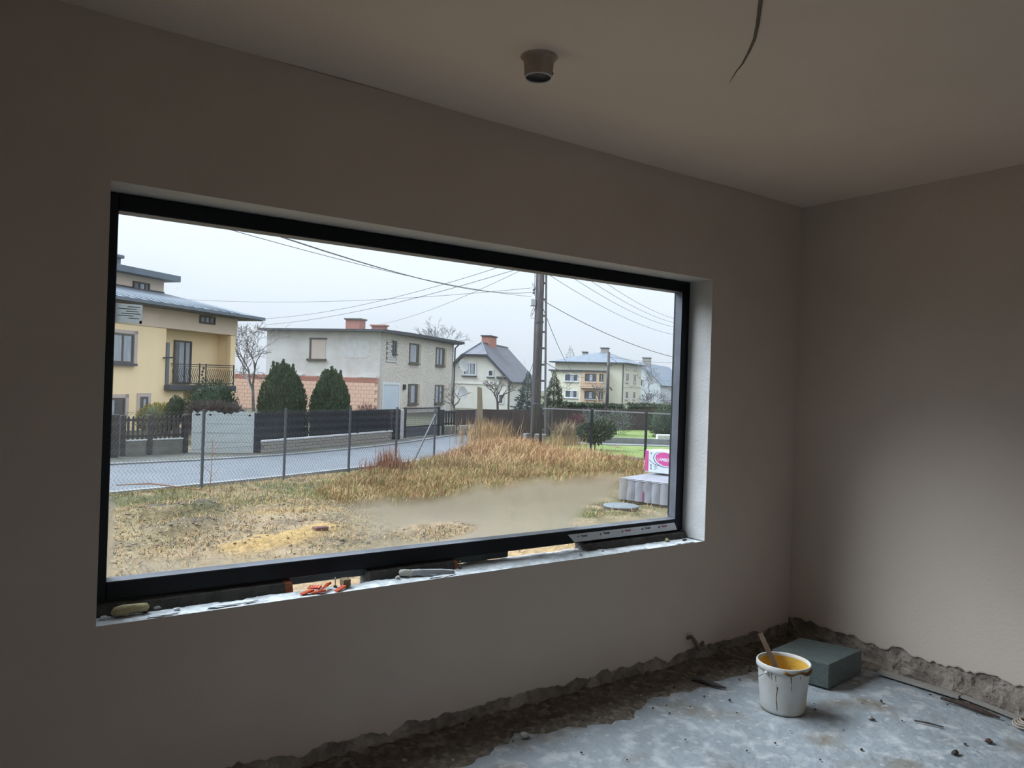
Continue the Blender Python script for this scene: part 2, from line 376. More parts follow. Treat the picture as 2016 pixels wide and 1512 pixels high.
MB().lump((.036, -.034, .012), (.004, .004, .006), 3, 1).build('scrape', 'vent_dark', v)
# --- cable lying half buried in the ceiling plaster
mat('cable_grey', (.17, .135, .10), (.12, .10, .08), 20, .7)
cpts = [(1.74, -1.46), (1.845, -1.362), (1.954, -1.272), (2.032, -1.203), (2.095, -1.134), (2.159, -1.058), (2.195, -1.004), (2.265, -.915), (2.30, -.87)]
tag(MB().tube([(x, y, 2.655 - .004 + .0011 * i) for i, (x, y) in enumerate(cpts)], [.0062, .0062, .006, .0056, .0052, .0046, .0042, .004, .004], 8).build('ceiling_cable', 'cable_grey', None, True),
    'brown cable curving along the ceiling and sinking into the plaster', 'cable')
# --- bucket
mat('bucket_plastic', (.62, .62, .60), (.55, .54, .50), 9, .5, .05, 30, c3=(.60, .50, .36), s3=5)
mat('bucket_yellow', (.62, .36, .05), (.70, .45, .11), 10, .45, .15, 40, c3=(.72, .58, .30), s3=8)
mat('drip_brown', (.20, .105, .03), (.13, .07, .025), 20, .6)
mat('wire_steel', (.35, .33, .30), (.22, .2, .18), 30, .4, metal=.8)
mat('wood_stick', (.17, .12, .08), (.10, .07, .05), 12, .8, .2, 60, stretch=(1, 1, .2))
bk = thing('bucket', 'white plastic bucket smeared yellow inside, standing on the concrete floor', 'bucket', (3.185, -.606, 0))
MB().lathe([(.096, .004), (.101, .0), (.103, .012), (.112, .12), (.1175, .205)], 48, cap1=False).build('body', 'bucket_plastic', bk, True)
MB().lathe([(.1145, .21), (.108, .09), (.099, .016), (.001, .013)], 48, cap0=False, cap1=False).build('inner_coating', 'bucket_yellow', bk, True)
MB().lathe([(.1175, .196), (.1245, .196), (.1262, .207), (.1250, .222), (.1215, .226), (.1165, .224), (.1145, .21)], 48, cap0=False, cap1=False).build('rim', 'bucket_plastic', bk, True)
for a, z0, z1, w in ((3.50, .02, .135, .0034), (3.46, .12, .185, .0024), (4.06, .115, .19, .003), (4.45, .15, .195, .0022), (3.30, .16, .195, .003)):
    rr = lambda z: .1005 + .075 * z
    MB().tube([(rr(z) * math.cos(a + .02 * math.sin(z * 60)), rr(z) * math.sin(a + .02 * math.sin(z * 60)), z) for z in [z0 + (z1 - z0) * i / 6 for i in range(7)]], [w * .6, w, w, w * .8, w, w, w * 1.3], 6).build('drip', 'drip_brown', bk)
ar = [(3.75 + 1.45 * i / 14) for i in range(15)]
MB().tube([(.1262 * math.cos(a), .1262 * math.sin(a), .207 + .006 * math.sin(a * 9)) for a in ar], [.003 + .006 * abs(math.sin(a * 3)) for a in ar], 7).build('smear', 'drip_brown', bk, True)
lug_a = math.radians(177), math.radians(-3)
hp = []
for i in range(17):
    t = i / 16; a = lug_a[0] - (PI * t); k = math.sin(PI * t)
    hp.append(((.128 + .012 * k) * math.cos(a), (.128 + .012 * k) * math.sin(a), .192 - .105 * k))
hb = MB().tube(hp, .0018, 6).build('handle', 'wire_steel', bk, True)
for a in lug_a: MB().lathe([(.008, -.006), (.009, 0), (.008, .006)], 10, (.124 * math.cos(a), .124 * math.sin(a), .19)).build('lug', 'bucket_plastic', bk, True)
tag(MB().bar((3.215, -.64, .03), (3.200, -.458, .312), .024, .006, up=(.7, .7, 0)).build('stir_stick', 'wood_stick'), 'flat grey wooden stirring stick leaning in the bucket', 'stick')
# --- insulation foam slab in the corner
mat('foam_slab', (.135, .16, .15), (.11, .13, .122), 40, .9, .35, 160, c3=(.155, .182, .17), s3=3)
fb = MB(); p0 = [(3.585, -.598), (3.95, -.566), (3.84, -.268), (3.52, -.305)]
fb.prism(p0, 'z', .002, .128)
fo = tag(fb.build('foam_slab', 'foam_slab'), 'thick grey-green foam insulation slab lying in the corner behind the bucket', 'foam slab')
bv = fo.modifiers.new('bevel', 'BEVEL'); bv.width = .004; bv.segments = 2
# --- loose bits on the floor
mat('chip_dark', (.06, .05, .045), (.10, .085, .075), 30, .9); mat('chip_pale', (.48, .47, .44), (.38, .37, .35), 30, .9); mat('chip_brown', (.13, .06, .05), (.09, .05, .04), 30, .9)
mat('lath_wood', (.36, .335, .30), (.27, .25, .22), 14, .85, .3, 60, stretch=(1, .2, 1))
mat('rust', (.10, .06, .045), (.05, .04, .04), 40, .8)
def stone(name, label, x, y, r, m, seed, z=0, cat='rubble', group=None):
    return tag(MB().lump((0, 0, 0), r, seed, 2, .5, 1.9).build(name, m, loc=(x, y, z + r[2] * .72)), label, cat, group)
stone('stone', 'reddish-brown flat pebble on the floor near the right edge', 3.67, -1.309, (.020, .014, .008), 'chip_brown', 1)
stone('stone', 'grey pointed stone chip at the lower right of the floor', 3.42, -1.282, (.020, .012, .010), 'chip_dark', 2)
stone('stone', 'small black pebble on the floor to the right of the foam slab', 3.681, -.822, (.008, .006, .005), 'chip_dark', 3)
stone('stone', 'tiny dark crumb on the floor below the bucket shadow', 3.108, -1.045, (.009, .006, .004), 'chip_dark', 4)
stone('stone', 'small dark pebble on the floor directly left of the bucket', 3.03, -.42, (.008, .006, .005), 'chip_dark', 5)
stone('stone', 'dark crumb beside the reddish pebble on the floor', 3.552, -1.264, (.008, .006, .004), 'chip_dark', 6)
stone('stone', 'pale plaster crumb lying between the bucket and the thin stick', 3.44, -.90, (.016, .012, .007), 'chip_pale', 7)
stone('plaster_lump', 'pale broken plaster lump in the middle of the dark wall foot', 1.95, -.20, (.022, .018, .012), 'chip_pale', 8)
stone('plaster_lump', 'pale broken plaster crumb on the dark strip at left', 1.42, -.12, (.012, .012, .007), 'chip_pale', 18)
tag(MB().tube([(3.595, -1.025, .004), (3.62, -1.075, .006), (3.645, -1.132, .003)], [.004, .0045, .003], 6).build('twig', 'chip_dark'), 'thin dark twig lying on the concrete floor', 'twig')
tag(MB().bar((4.035, -.62, .012), (4.06, -1.02, .014), .045, .016).build('wooden_lath', 'lath_wood'), 'pale wooden lath lying along the foot of the right wall', 'lath')
tag(MB().bar((4.06, -1.03, .02), (4.03, -1.36, .012), .03, .012).build('wooden_lath', 'lath_wood'), 'short pale lath by the coil at the right wall', 'lath')
tag(MB().tube([(3.955, -.975, .013), (3.975, -1.06, .015), (3.97, -1.16, .012), (3.985, -1.23, .006)], [.006, .013, .012, .005], 8).build('metal_offcut', 'rust'), 'dark rusty metal offcut on the floor by the right wall', 'offcut')
def coil():
    mat('coil_pale', (.50, .43, .36), (.40, .33, .27), 30, .8); c = thing('tape_coil', 'pale reel of strap lying on the floor at the right edge', 'reel', (4.00, -1.345, 0))
    for k in range(4):
        MB().tube([((.062 - .009 * k + .004 * math.sin(3 * a)) * math.cos(a), (.062 - .009 * k) * math.sin(a), .010 + .006 * k + .003 * math.sin(2 * a + k)) for a in [2 * PI * i / 28 for i in range(29)]], .0048, 6).build('loop', 'coil_pale', c, True)
    MB().lathe([(.030, .0), (.030, .022), (.024, .026), (.001, .026)], 20, cap1=False).build('core', 'chip_brown', c, True)
coil()
tag(MB().tube([(3.06, -.155, .01), (3.09, -.21, .022), (3.10, -.27, .012), (3.13, -.32, .006)], [.012, .02, .012, .004], 8).build('rag', 'chip_dark'), 'black crumpled scrap at the foot of the window wall', 'scrap')
mat('conduit', (.21, .18, .16), (.16, .14, .12), 20, .6)
tag(MB().tube([(3.20, .01, .15), (3.195, -.03, .17), (3.20, -.055, .145), (3.235, -.05, .10), (3.29, -.035, .095), (3.33, .01, .11)], .011, 10).build('conduit_loop', 'conduit', None, True), 'grey conduit loop poking out of the window wall base', 'conduit')
# rubble and dirt heaped along the wall feet, shade painted in at the window wall
def dirt_shade_bank(name, t0, t1, depth, place, seed, label, hgt=.030):
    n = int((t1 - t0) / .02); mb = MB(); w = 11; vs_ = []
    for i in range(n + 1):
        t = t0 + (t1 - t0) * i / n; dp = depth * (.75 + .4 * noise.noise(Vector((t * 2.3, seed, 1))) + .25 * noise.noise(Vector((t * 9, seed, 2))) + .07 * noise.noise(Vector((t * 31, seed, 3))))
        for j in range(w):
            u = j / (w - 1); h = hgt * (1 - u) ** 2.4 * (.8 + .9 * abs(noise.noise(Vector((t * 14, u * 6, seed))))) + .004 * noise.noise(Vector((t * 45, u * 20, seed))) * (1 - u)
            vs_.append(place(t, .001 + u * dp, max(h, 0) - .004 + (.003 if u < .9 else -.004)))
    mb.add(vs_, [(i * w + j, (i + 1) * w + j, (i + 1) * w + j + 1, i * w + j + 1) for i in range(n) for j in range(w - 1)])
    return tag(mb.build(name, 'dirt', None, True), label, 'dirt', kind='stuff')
dirt_shade_bank('dirt_shade_bank', .3, XR + .01, .36, lambda t, d, z: (t, -d, z), 3., 'dark crumbly dirt and mortar along the window wall foot')  # real dirt, widened so its brown also stands in for the shaded floor strip
dirt_shade_bank('dirt_shade_bank', -3.0, .0, .085, lambda t, d, z: (XR - d, t, z), 7., 'dark crumbly dirt along the right wall foot', .02)
cr = MB(); rnd = random.Random(3)
for i in range(420):
    if i < 200: x, y = rnd.uniform(.6, 4.0), -abs(rnd.gauss(0, .16)) - .02
    elif i < 330: x, y = XR - abs(rnd.gauss(0, .09)) - .02, rnd.uniform(-2.2, -.1)
    else: x, y = rnd.uniform(1.6, 4.0), rnd.uniform(-2.0, -.3)
    r = rnd.uniform(.002, .007) * (1.6 if rnd.random() < .08 else 1); cr.cur = rnd.choice((0, 0, 1, 2))
    cr.lump((x, y, r * .4), (r, r * rnd.uniform(.6, 1), r * .6), i, 1, .5, 2)
tag(cr.build('floor_crumbs', ['chip_dark', 'chip_pale', 'rough_masonry']), 'scattered mortar crumbs on the concrete floor', 'crumbs', kind='stuff')

# ---------------------------------------------------------------- things on the sill
mat('clay_block', (.085, .082, .074), (.055, .053, .048), 20, .95, .6, 70); mat('clay_broken', (.36, .12, .06), (.26, .09, .05), 25, .95, .6, 70)
for i, (a, b, lab) in enumerate(((.33, 1.03, 'long dark support block under the left part of the window frame'), (1.36, 1.79, 'dark support block under the middle of the window frame'), (2.56, 3.30, 'dark support block under the right part of the window frame'))):
    mb = MB(); n = 26; vs_ = []
    for k in range(n + 1):
        x = a + (b - a) * k / n
        for (y, z) in ((.122, .598), (.118, .665), (.128, .6975), (.160, .7015), (.218, .7015), (.225, .598)):
            vs_.append((x + (.012 * noise.noise(Vector((z * 60, y * 40, i))) if k in (0, n) else 0), y + .006 * noise.noise(Vector((x * 20, z * 90, i))), z + .003 * noise.noise(Vector((x * 17, y * 60, i + 4)))))
    w = 6
    for k in range(n):
        mb.cur = 1 if k == n - 1 and i < 2 else 0
        mb.add([], [])
        for j in range(w): mb.f.append((k * w + j, (k + 1) * w + j, (k + 1) * w + (j + 1) % w, k * w + (j + 1) % w)); mb.mi.append(mb.cur)
    mb.f.append(tuple(range(w - 1, -1, -1))); mb.mi.append(0); mb.f.append(tuple(n * w + j for j in range(w))); mb.mi.append(1 if i < 2 else 0)
    mb.v = vs_
    tag(mb.build('support_block', ['clay_block', 'clay_broken']), lab, 'block')
mat('pu_foam', (.42, .36, .20), (.33, .28, .16), 16, .85, .4, 50)
tag(MB().tube([(.395, .083, .684), (.405, .080, .688), (.43, .080, .690), (.455, .088, .690), (.485, .090, .689), (.505, .092, .688), (.512, .093, .686)], [.006, .016, .019, .0155, .0155, .0145, .006], 12).build('expanding_foam', 'pu_foam', None, True),
    'yellowish sausage of set foam at the left end of the sill', 'foam')
for x, y, h, lab in ((.502, .088, .036, 'thin steel anchor rod beside the yellowish foam'), (1.195, .092, .040, 'thin steel anchor rod beside the small wooden block'), (1.797, .118, .036, 'thin steel anchor rod right of the scraper')):
    a_ = thing('anchor_rod', lab, 'rod', (x, y, ZS - .004)); MB().tube([(0, 0, 0), (0, 0, h)], .0022, 8).build('rod', 'wire_steel', a_, True); MB().lathe([(.008, .003), (.008, .006)], 8).build('washer', 'rust', a_)
mat('block_wood', (.21, .155, .085), (.15, .11, .06), 18, .8, .2, 60)
tag(MB().bevbox(-.0155, .0155, -.02, .02, 0, .030, .002).build('wooden_block', 'block_wood', loc=(1.232, .078, ZS)), 'small square wooden packing block on the sill', 'wooden block')
mat('orange_plastic', (.55, .095, .03), (.42, .07, .025), 20, .45)
def shim(x, y, z, rz, rx, lab, L_=.055):
    mb = MB().prism([(-L_ / 2, 0), (L_ / 2, 0), (L_ / 2, .009), (-L_ / 2, .0025)], 'y', -.009, .009)
    for k in range(4): mb.box(-L_ / 2 + .012 * k + .004, -L_ / 2 + .012 * k + .007, -.0092, .0092, .002, .0045 + .0015 * k)
    o = tag(mb.build('plastic_wedge', 'orange_plastic', loc=(x, y, z)), lab, 'wedge', 'orange wedges on the sill'); o.rotation_euler = (rx, -.05, rz); return o
shim(1.065, .055, ZS, .25, 0, 'orange plastic wedge, leftmost, lying flat on the sill'); shim(1.105, .040, ZS + .001, -.2, 0, 'orange plastic wedge lying flat at the sill edge under the crossed pair')
shim(1.10, .068, ZS + .012, -.9, .35, 'orange plastic wedge leaning left in the crossed pair'); shim(1.148, .065, ZS + .012, .75, -.4, 'orange plastic wedge leaning right in the crossed pair')
shim(1.195, .042, ZS, .5, 0, 'orange plastic wedge, rightmost, next to the wooden block')
# old scraper: knob, ferrule, tang with hole
mat('tool_grey', (.40, .42, .42), (.32, .34, .34), 20, .6, .2, 60); mat('tool_pale', (.55, .57, .50), (.45, .47, .42), 20, .7, .2, 60)
sc_ = thing('scraper', 'mortar-caked hand scraper with holed grey end lying on the sill', 'scraper', (1.60, .078, ZS), -.27)
MB().tube([(-.118, 0, .014), (-.112, 0, .015), (-.095, 0, .0155), (-.07, 0, .014), (-.062, 0, .013)], [.005, .0135, .0155, .0135, .012], 12).build('knob', 'tool_pale', sc_, True)
MB().bevbox(-.064, -.022, -.013, .013, .002, .026, .003).build('ferrule', 'tool_grey', sc_)
MB().prism([(-.022, .002), (.125, .002), (.128, .008), (.12, .016), (.07, .021), (-.022, .025)], 'y', -.010, .010).build('tang', 'tool_grey', sc_)
MB().lathe([(.0028, -.0005), (.0028, .0005)], 10).build('hole', 'vent_dark', sc_, loc=(.116, -.0104, .009)).rotation_euler = (PI / 2, 0, 0)
# crumpled lavender tape tab
mat('tape_lavender', (.42, .38, .45), (.52, .48, .55), 30, .5)
tp = MB(); pts = [(2.452, .06, .671), (2.478, .085, .672), (2.455, .058, .690), (2.482, .082, .692), (2.449, .066, .704), (2.478, .088, .712), (2.466, .08, .706)]
tp.add(pts, [(0, 1, 3, 2), (2, 3, 6), (2, 6, 4), (6, 3, 5)])
to = tag(tp.build('tape_tab', 'tape_lavender'), 'crumpled lavender tape tab hanging below the printed film', 'tape'); sm = to.modifiers.new('thickness', 'SOLIDIFY'); sm.thickness = .0012
# printed protective film on the bottom rail
mat('film_white', (.70, .74, .77), (.64, .68, .71), 8, .4); mat('ink_dark', (.05, .04, .07)); mat('ink_red', (.42, .05, .09))
flm = thing('protective_film', 'pale protective film strip printed with repeated logo on the frame', 'film strip', (0, 0, 0))
MB().add([(2.455, YF - .0035, .754), (3.238, YF - .0035, .7535), (3.258, YF - .006, .712), (2.495, YF - .010, .7135)] + [(2.455, YF - .0025, .754), (3.238, YF - .0025, .7535), (3.258, YF - .005, .712), (2.495, YF - .009, .7135)],
         [(0, 1, 2, 3), (7, 6, 5, 4), (0, 4, 5, 1), (1, 5, 6, 2), (2, 6, 7, 3), (3, 7, 4, 0)]).build('strip', 'film_white', flm)
def text(body, size, m, parent, loc, rot, name='lettering', align='LEFT', ex=.0002, bold=0):
    c = bpy.data.curves.new(name, 'FONT'); c.body = body; c.size = size; c.align_x = align; c.extrude = ex; c.offset = bold; c.fill_mode = 'BOTH'
    c.materials.append(M[m]); o = bpy.data.objects.new(name, c); COL.objects.link(o); o.parent = parent; o.location = loc; o.rotation_euler = rot; return o
def mtext(*a, **k):
    o = text(*a, **k); bpy.context.view_layer.update()
    me = bpy.data.meshes.new_from_object(o.evaluated_get(bpy.context.evaluated_depsgraph_get())); nm = o.name; q = bpy.data.objects.new('lettering', me); COL.objects.link(q)
    q.parent = o.parent; q.location = o.location; q.rotation_euler = o.rotation_euler; bpy.data.objects.remove(o); q.name = 'lettering'; return q
for i, (x, ink) in enumerate(((2.535, 'ink_dark'), (2.69, 'ink_red'), (2.845, 'ink_red'), (2.995, 'ink_dark'), (3.125, 'ink_red'))):
    zz = .7385 + .0005 * i
    lg = MB().lathe([(.0065, -.0002), (.0065, .0002), (.0047, .0002), (.0047, -.0002)], 16, cap0=False, cap1=False).box(-.0012, .0012, -.004, .004, -.0002, .0002).build('logo', 'ink_red' if i in (1, 2) else 'ink_dark', flm, loc=(x - .013, YF - .0062, zz - .001)); lg.rotation_euler = (PI / 2, 0, 0)
    mtext('Yawal', .0185, ink if i != 1 else 'ink_dark', flm, (x + .004, YF - .0060, zz - .004), (PI / 2, 0, 0), bold=.0003)
def paper_mat(name, c, tc_):
    m = mat(name, c, None, 6, .6); n = m.node_tree.nodes; L = m.node_tree.links; b = n['Principled BSDF']
    tl = n.new('ShaderNodeBsdfTranslucent'); tl.inputs[0].default_value = (*tc_, 1); mx = n.new('ShaderNodeMixShader'); mx.inputs[0].default_value = .75
    L.new(b.outputs[0], mx.inputs[1]); L.new(tl.outputs[0], mx.inputs[2]); L.new(mx.outputs[0], n['Material Output'].inputs[0])
# paper label stuck on the pane
paper_mat('label_paper', (.55, .57, .58), (.47, .49, .49)); paper_mat('label_orange', (.75, .15, .05), (.75, .13, .05)); paper_mat('ink_grey', (.35, .36, .37), (.30, .31, .32))
lb = thing('pane_sticker', 'pale paper sticker with an orange corner stuck to the glass', 'sticker', (0, 0, 0))
MB().box(.352, .4785, YG - .0032, YG - .0026, 1.674, 1.742).build('paper', 'label_paper', lb)
MB().box(.4695, .4775, YG - .0036, YG - .0032, 1.675, 1.685).build('orange_square', 'label_orange', lb)
for k, (a, b) in enumerate(((.43, .47), (.40, .46), (.425, .465), (.41, .472), (.40, .45), (.435, .468))): MB().box(a, b, YG - .0035, YG - .0032, 1.731 - k * .008, 1.7335 - k * .008).build('print_line', 'ink_grey', lb)
# crumbs, foam bits and mortar splashes on the sill
mat('mortar_white', (.66, .70, .72), (.55, .58, .60), 20, .9, .3, 60); mat('chip_teal', (.20, .30, .33), (.14, .22, .24), 30, .8)
for nm, x, y, r, m, sd, lab in (('plaster_bit', .372, .075, (.013, .012, .008), 'mortar_white', 21, 'white plaster bit in the left corner of the sill'), ('plaster_bit', .405, .085, (.011, .008, .007), 'chip_teal', 22, 'bluish plaster bit beside the left sill corner'),
        ('plaster_bit', .60, .072, (.012, .010, .006), 'mortar_white', 23, 'white plaster bit right of the yellowish foam'), ('plaster_bit', .545, .12, (.013, .006, .006), 'chip_pale', 24, 'pale shred under the left rail next to the foam'),
        ('foam_bit', 3.125, .105, (.014, .011, .010), 'pu_foam', 25, 'small yellowish foam crumb near the right end of the sill'), ('foam_bit', 3.262, .135, (.026, .014, .012), 'mortar_white', 26, 'white foam blob in the right frame corner'),
        ('plaster_bit', 3.235, .075, (.016, .010, .007), 'chip_dark', 27, 'dark crumb at the right end of the sill'), ('plaster_bit', 1.47, .085, (.011, .010, .008), 'chip_pale', 28, 'pale crumb left of the scraper'),
        ('plaster_bit', 2.62, .075, (.008, .007, .006), 'chip_pale', 29, 'pale crumb right of the lavender tape')):
    stone(nm, lab, x, y, r, m, sd, ZS - .003, 'crumb')
for i, (x, y, a, b) in enumerate(((2.80, .022, .075, .012), (3.18, .03, .07, .016), (1.66, .03, .06, .014), (.80, .05, .10, .018), (.55, .03, .05, .012))):
    tag(MB().lump((0, 0, 0), (a, b, .004), 40 + i, 3, .5, 2.2).build('mortar_splash', 'mortar_white', loc=(x, y, ZS - .001)), ('white mortar splash at the sill edge right of the tape', 'white mortar splash at the right end of the sill', 'white mortar splash under the scraper', 'white mortar splash along the left sill', 'small white mortar splash near the left foam')[i], 'mortar')
# ================================================================ OUTDOORS: GROUND
ZG = -.60
def soil_material():
    m = bpy.data.materials.new('plot_soil'); m.use_nodes = True; n = m.node_tree.nodes; L = m.node_tree.links; b = n['Principled BSDF']
    b.inputs['Roughness'].default_value = .95; b.inputs['Specular IOR Level'].default_value = .1
    at = n.new('ShaderNodeAttribute'); at.attribute_name = 'soil'; t = n.new('ShaderNodeTexCoord')
    nz = n.new('ShaderNodeTexNoise'); nz.inputs['Scale'].default_value = 9; nz.inputs['Detail'].default_value = 9; nz.inputs['Roughness'].default_value = .7; L.new(t.outputs['Object'], nz.inputs['Vector'])
    r = n.new('ShaderNodeMapRange'); r.inputs[1].default_value = .3; r.inputs[2].default_value = .7; r.inputs[3].default_value = .55; r.inputs[4].default_value = 1.35; L.new(nz.outputs[0], r.inputs[0])
    mx = n.new('ShaderNodeMix'); mx.data_type = 'RGBA'; mx.blend_type = 'MULTIPLY'; mx.inputs[0].default_value = 1; L.new(at.outputs['Color'], mx.inputs[6]); L.new(r.outputs[0], mx.inputs[7])
    L.new(mx.outputs[2], b.inputs['Base Color'])
    n2 = n.new('ShaderNodeTexNoise'); n2.inputs['Scale'].default_value = 25; n2.inputs['Detail'].default_value = 9; L.new(t.outputs['Object'], n2.inputs['Vector'])
    bp = n.new('ShaderNodeBump'); bp.inputs['Strength'].default_value = .8; bp.inputs['Distance'].default_value = .04; L.new(n2.outputs[0], bp.inputs['Height']); L.new(bp.outputs[0], b.inputs['Normal'])
    M['plot_soil'] = m
soil_material()
def sst(a, b, x):
    t = min(1, max(0, (x - a) / (b - a))); return t * t * (3 - 2 * t)
ROAD_NEAR = [(-14, 6.5), (-6, 9.3), (1.9, 12.0), (4.4, 12.72), (6.7, 13.75), (10, 15.2), (14, 18.2), (18, 21.6), (23, 25.5), (40, 38)]
ROAD_FAR = [(-16, 11.5), (-6, 14.8), (2.5, 16.3), (5.8, 16.9), (8.2, 17.9), (11.4, 19.8), (15.0, 22.6), (19, 26), (24, 30), (40, 43)]
def dist_poly(px, py, poly):
    """signed distance: > 0 on the left of the run of the polyline"""
    best = 1e9; sg = 1
    for (ax, ay), (bx_, by_) in zip(poly, poly[1:]):
        dx, dy = bx_ - ax, by_ - ay; t = min(1, max(0, ((px - ax) * dx + (py - ay) * dy) / (dx * dx + dy * dy)))
        ex, ey = px - ax - dx * t, py - ay - dy * t; d = math.hypot(ex, ey)
        if d < best: best = d; sg = 1 if dx * (py - ay) - dy * (px - ax) > 0 else -1
    return best * sg
TALL = [(5.1, 8.9), (5.0, 10.4), (6.6, 12.4), (8.4, 13.5), (10.0, 14.6), (12.0, 16.2), (14.4, 19.0), (15.4, 17.6), (14.5, 15.2), (14.9, 13.7), (15.2, 12.0), (13.0, 10.0), (10.5, 8.6), (8.4, 8.0), (6.5, 8.4)]
def inside(px, py, poly):
    c = False; j = len(poly) - 1
    for i in range(len(poly)):
        if (poly[i][1] > py) != (poly[j][1] > py) and px < (poly[j][0] - poly[i][0]) * (py - poly[i][1]) / (poly[j][1] - poly[i][1]) + poly[i][0]: c = not c
        j = i
    return c
def nz2(x, y, s, k=0): return noise.noise(Vector((x * s, y * s, k)))
def el(x, y, cx, cy_, rx, ry, rot=0):
    c, s_ = math.cos(rot), math.sin(rot); dx, dy = x - cx, y - cy_
    return sst(1.3, .6, math.hypot((dx * c + dy * s_) / rx, (-dx * s_ + dy * c) / ry) + .35 * nz2(x, y, 2.1, 5))
def ground_z(x, y):
    dn = -dist_poly(x, y, ROAD_NEAR)                     # > 0 on the plot side
    k = sst(.1, 1.2, dn)
    h = .05 * nz2(x, y, .45, 1) + .045 * nz2(x, y, 1.3, 2) + .03 * nz2(x, y, 3.5, 3) + .016 * abs(nz2(x, y, 8, 4))
    h += .16 * el(x, y, 2.35, 9.25, .85, .35, .2) + .11 * el(x, y, 2.3, 8.1, .6, .3, .5) + .07 * el(x, y, 3.5, 7.0, .9, .35, .3) + .10 * el(x, y, 2.1, 10.9, 1.2, .4, .2) + .12 * el(x, y, 12.6, 16.0, 2.4, 1.6, .7)
    return ZG - .04 + k * (.03 + h)
def ground_c(x, y):
    sand = Vector((.215, .163, .105)); yel = Vector((.29, .19, .075)); soil = Vector((.052, .046, .043)); gr = Vector((.070, .078, .032)); dry = Vector((.19, .15, .085))
    c = sand.lerp(dry, sst(-.2, .35, nz2(x, y, .8, 7)))
    c = c.lerp(dry, sst(8.6, 9.6, y + .5 * nz2(x, y, 1.1, 8)) * .8)
    c = c.lerp(gr, .75 * sst(.05, .4, nz2(x, y, .9, 11)) * sst(8.3, 9.5, y + .3 * x * .2))
    c = c.lerp(gr, .8 * sst(-.25, .2, nz2(x, y, 1.4, 12)) * sst(6.2, 7.6, x))
    c = c.lerp(yel, .9 * el(x, y, 3.35, 6.95, 1.05, .40, .45)); c = c.lerp(yel, .5 * el(x, y, 4.2, 9.0, .8, .25, .1)); c = c.lerp(yel, .35 * el(x, y, 5.5, 5.0, 3.5, .6, 0))
    c = c.lerp(soil, .8 * el(x, y, 2.5, 9.35, .8, .22, .1)); c = c.lerp(soil, .65 * el(x, y, 2.35, 8.15, .6, .25, .45)); c = c.lerp(soil, .45 * el(x, y, 4.3, 6.5, .7, .3, 0)); c = c.lerp(soil, .5 * sst(.25, .5, nz2(x, y, 1.7, 15)))
    return c
def terrain():
    x0, x1, y0, y1 = -9.0, 19.0, .27, 24.0; st = .11; nx = int((x1 - x0) / st); ny = int((y1 - y0) / st); vs_ = []; cs = []
    for j in range(ny + 1):
        y = y0 + (y1 - y0) * j / ny
        for i in range(nx + 1):
            x = x0 + (x1 - x0) * i / nx
            if x < -2.5 - .3 * y: vs_.append((x, y, ZG - .03)); cs += [.13, .11, .07, 1]; continue
            vs_.append((x, y, ground_z(x, y))); c = ground_c(x, y); cs += [c.x, c.y, c.z, 1]
    me = bpy.data.meshes.new('ground'); w = nx + 1
    me.from_pydata(vs_, [], [(j * w + i, j * w + i + 1, (j + 1) * w + i + 1, (j + 1) * w + i) for j in range(ny) for i in range(nx)])
    at = me.color_attributes.new('soil', 'FLOAT_COLOR', 'POINT'); at.data.foreach_set('color', cs)
    me.polygons.foreach_set('use_smooth', [True] * len(me.polygons)); me.materials.append(M['plot_soil'])
    o = bpy.data.objects.new('ground', me); COL.objects.link(o)
    tag(o, 'sandy churned building plot outside the window', kind='structure')
terrain()
mat('far_grass', (.060, .068, .035), (.085, .080, .05), .6, .95, .3, 6)
far = MB().add([(-160, .3, -.70), (260, .3, -.70), (260, 260, -.70), (-160, 260, -.70)], [(0, 1, 2, 3)]).add([(-160, -60, -.72), (260, -60, -.72), (260, .3, -.72), (-160, .3, -.72)], [(0, 1, 2, 3)])
tag(far.build('ground_far', 'far_grass'), 'flat land around the street', kind='structure')
# road, kerbs and paved verge
mat('asphalt', (.098, .108, .122), (.083, .092, .106), 1.2, .75, .15, 60, c3=(.108, .117, .13), s3=4)
mat('kerb', (.20, .21, .215), (.16, .165, .17), 5, .85, .2, 40)
mat('verge_paving', (.105, .105, .098), (.075, .075, .068), 3, .9, .3, 30, c3=(.10, .095, .06), s3=1.5)
def resample(poly, n):
    P = [Vector(p) for p in poly]; cum = [0]
    for a, b in zip(P, P[1:]): cum.append(cum[-1] + (b - a).length)
    outp = []
    for i in range(n):
        s_ = cum[-1] * i / (n - 1); k = max(j for j in range(len(P)) if cum[j] <= s_ + 1e-9); k = min(k, len(P) - 2)
        outp.append(P[k].lerp(P[k + 1], (s_ - cum[k]) / (cum[k + 1] - cum[k])))
    for _ in range(2): outp = [outp[0]] + [(outp[i - 1] + outp[i] * 2 + outp[i + 1]) / 4 for i in range(1, n - 1)] + [outp[-1]]
    return outp
def strip(name, A, B, za, zb, m, label, thick=.12):
    n = len(A); mb = MB(); vs_ = []
    for a, b in zip(A, B): vs_ += [(a[0], a[1], za), (b[0], b[1], zb), (b[0], b[1], zb - thick), (a[0], a[1], za - thick)]
    fs_ = [(i * 4 + k, i * 4 + 4 + k, i * 4 + 4 + (k + 1) % 4, i * 4 + (k + 1) % 4) for i in range(n - 1) for k in range(4)]
    mb.add(vs_, fs_ + [(0, 1, 2, 3), ((n - 1) * 4 + 3, (n - 1) * 4 + 2, (n - 1) * 4 + 1, (n - 1) * 4)])
    return tag(mb.build(name, m), label, kind='structure')
NA, FA = resample(ROAD_NEAR, 60), resample(ROAD_FAR, 60)
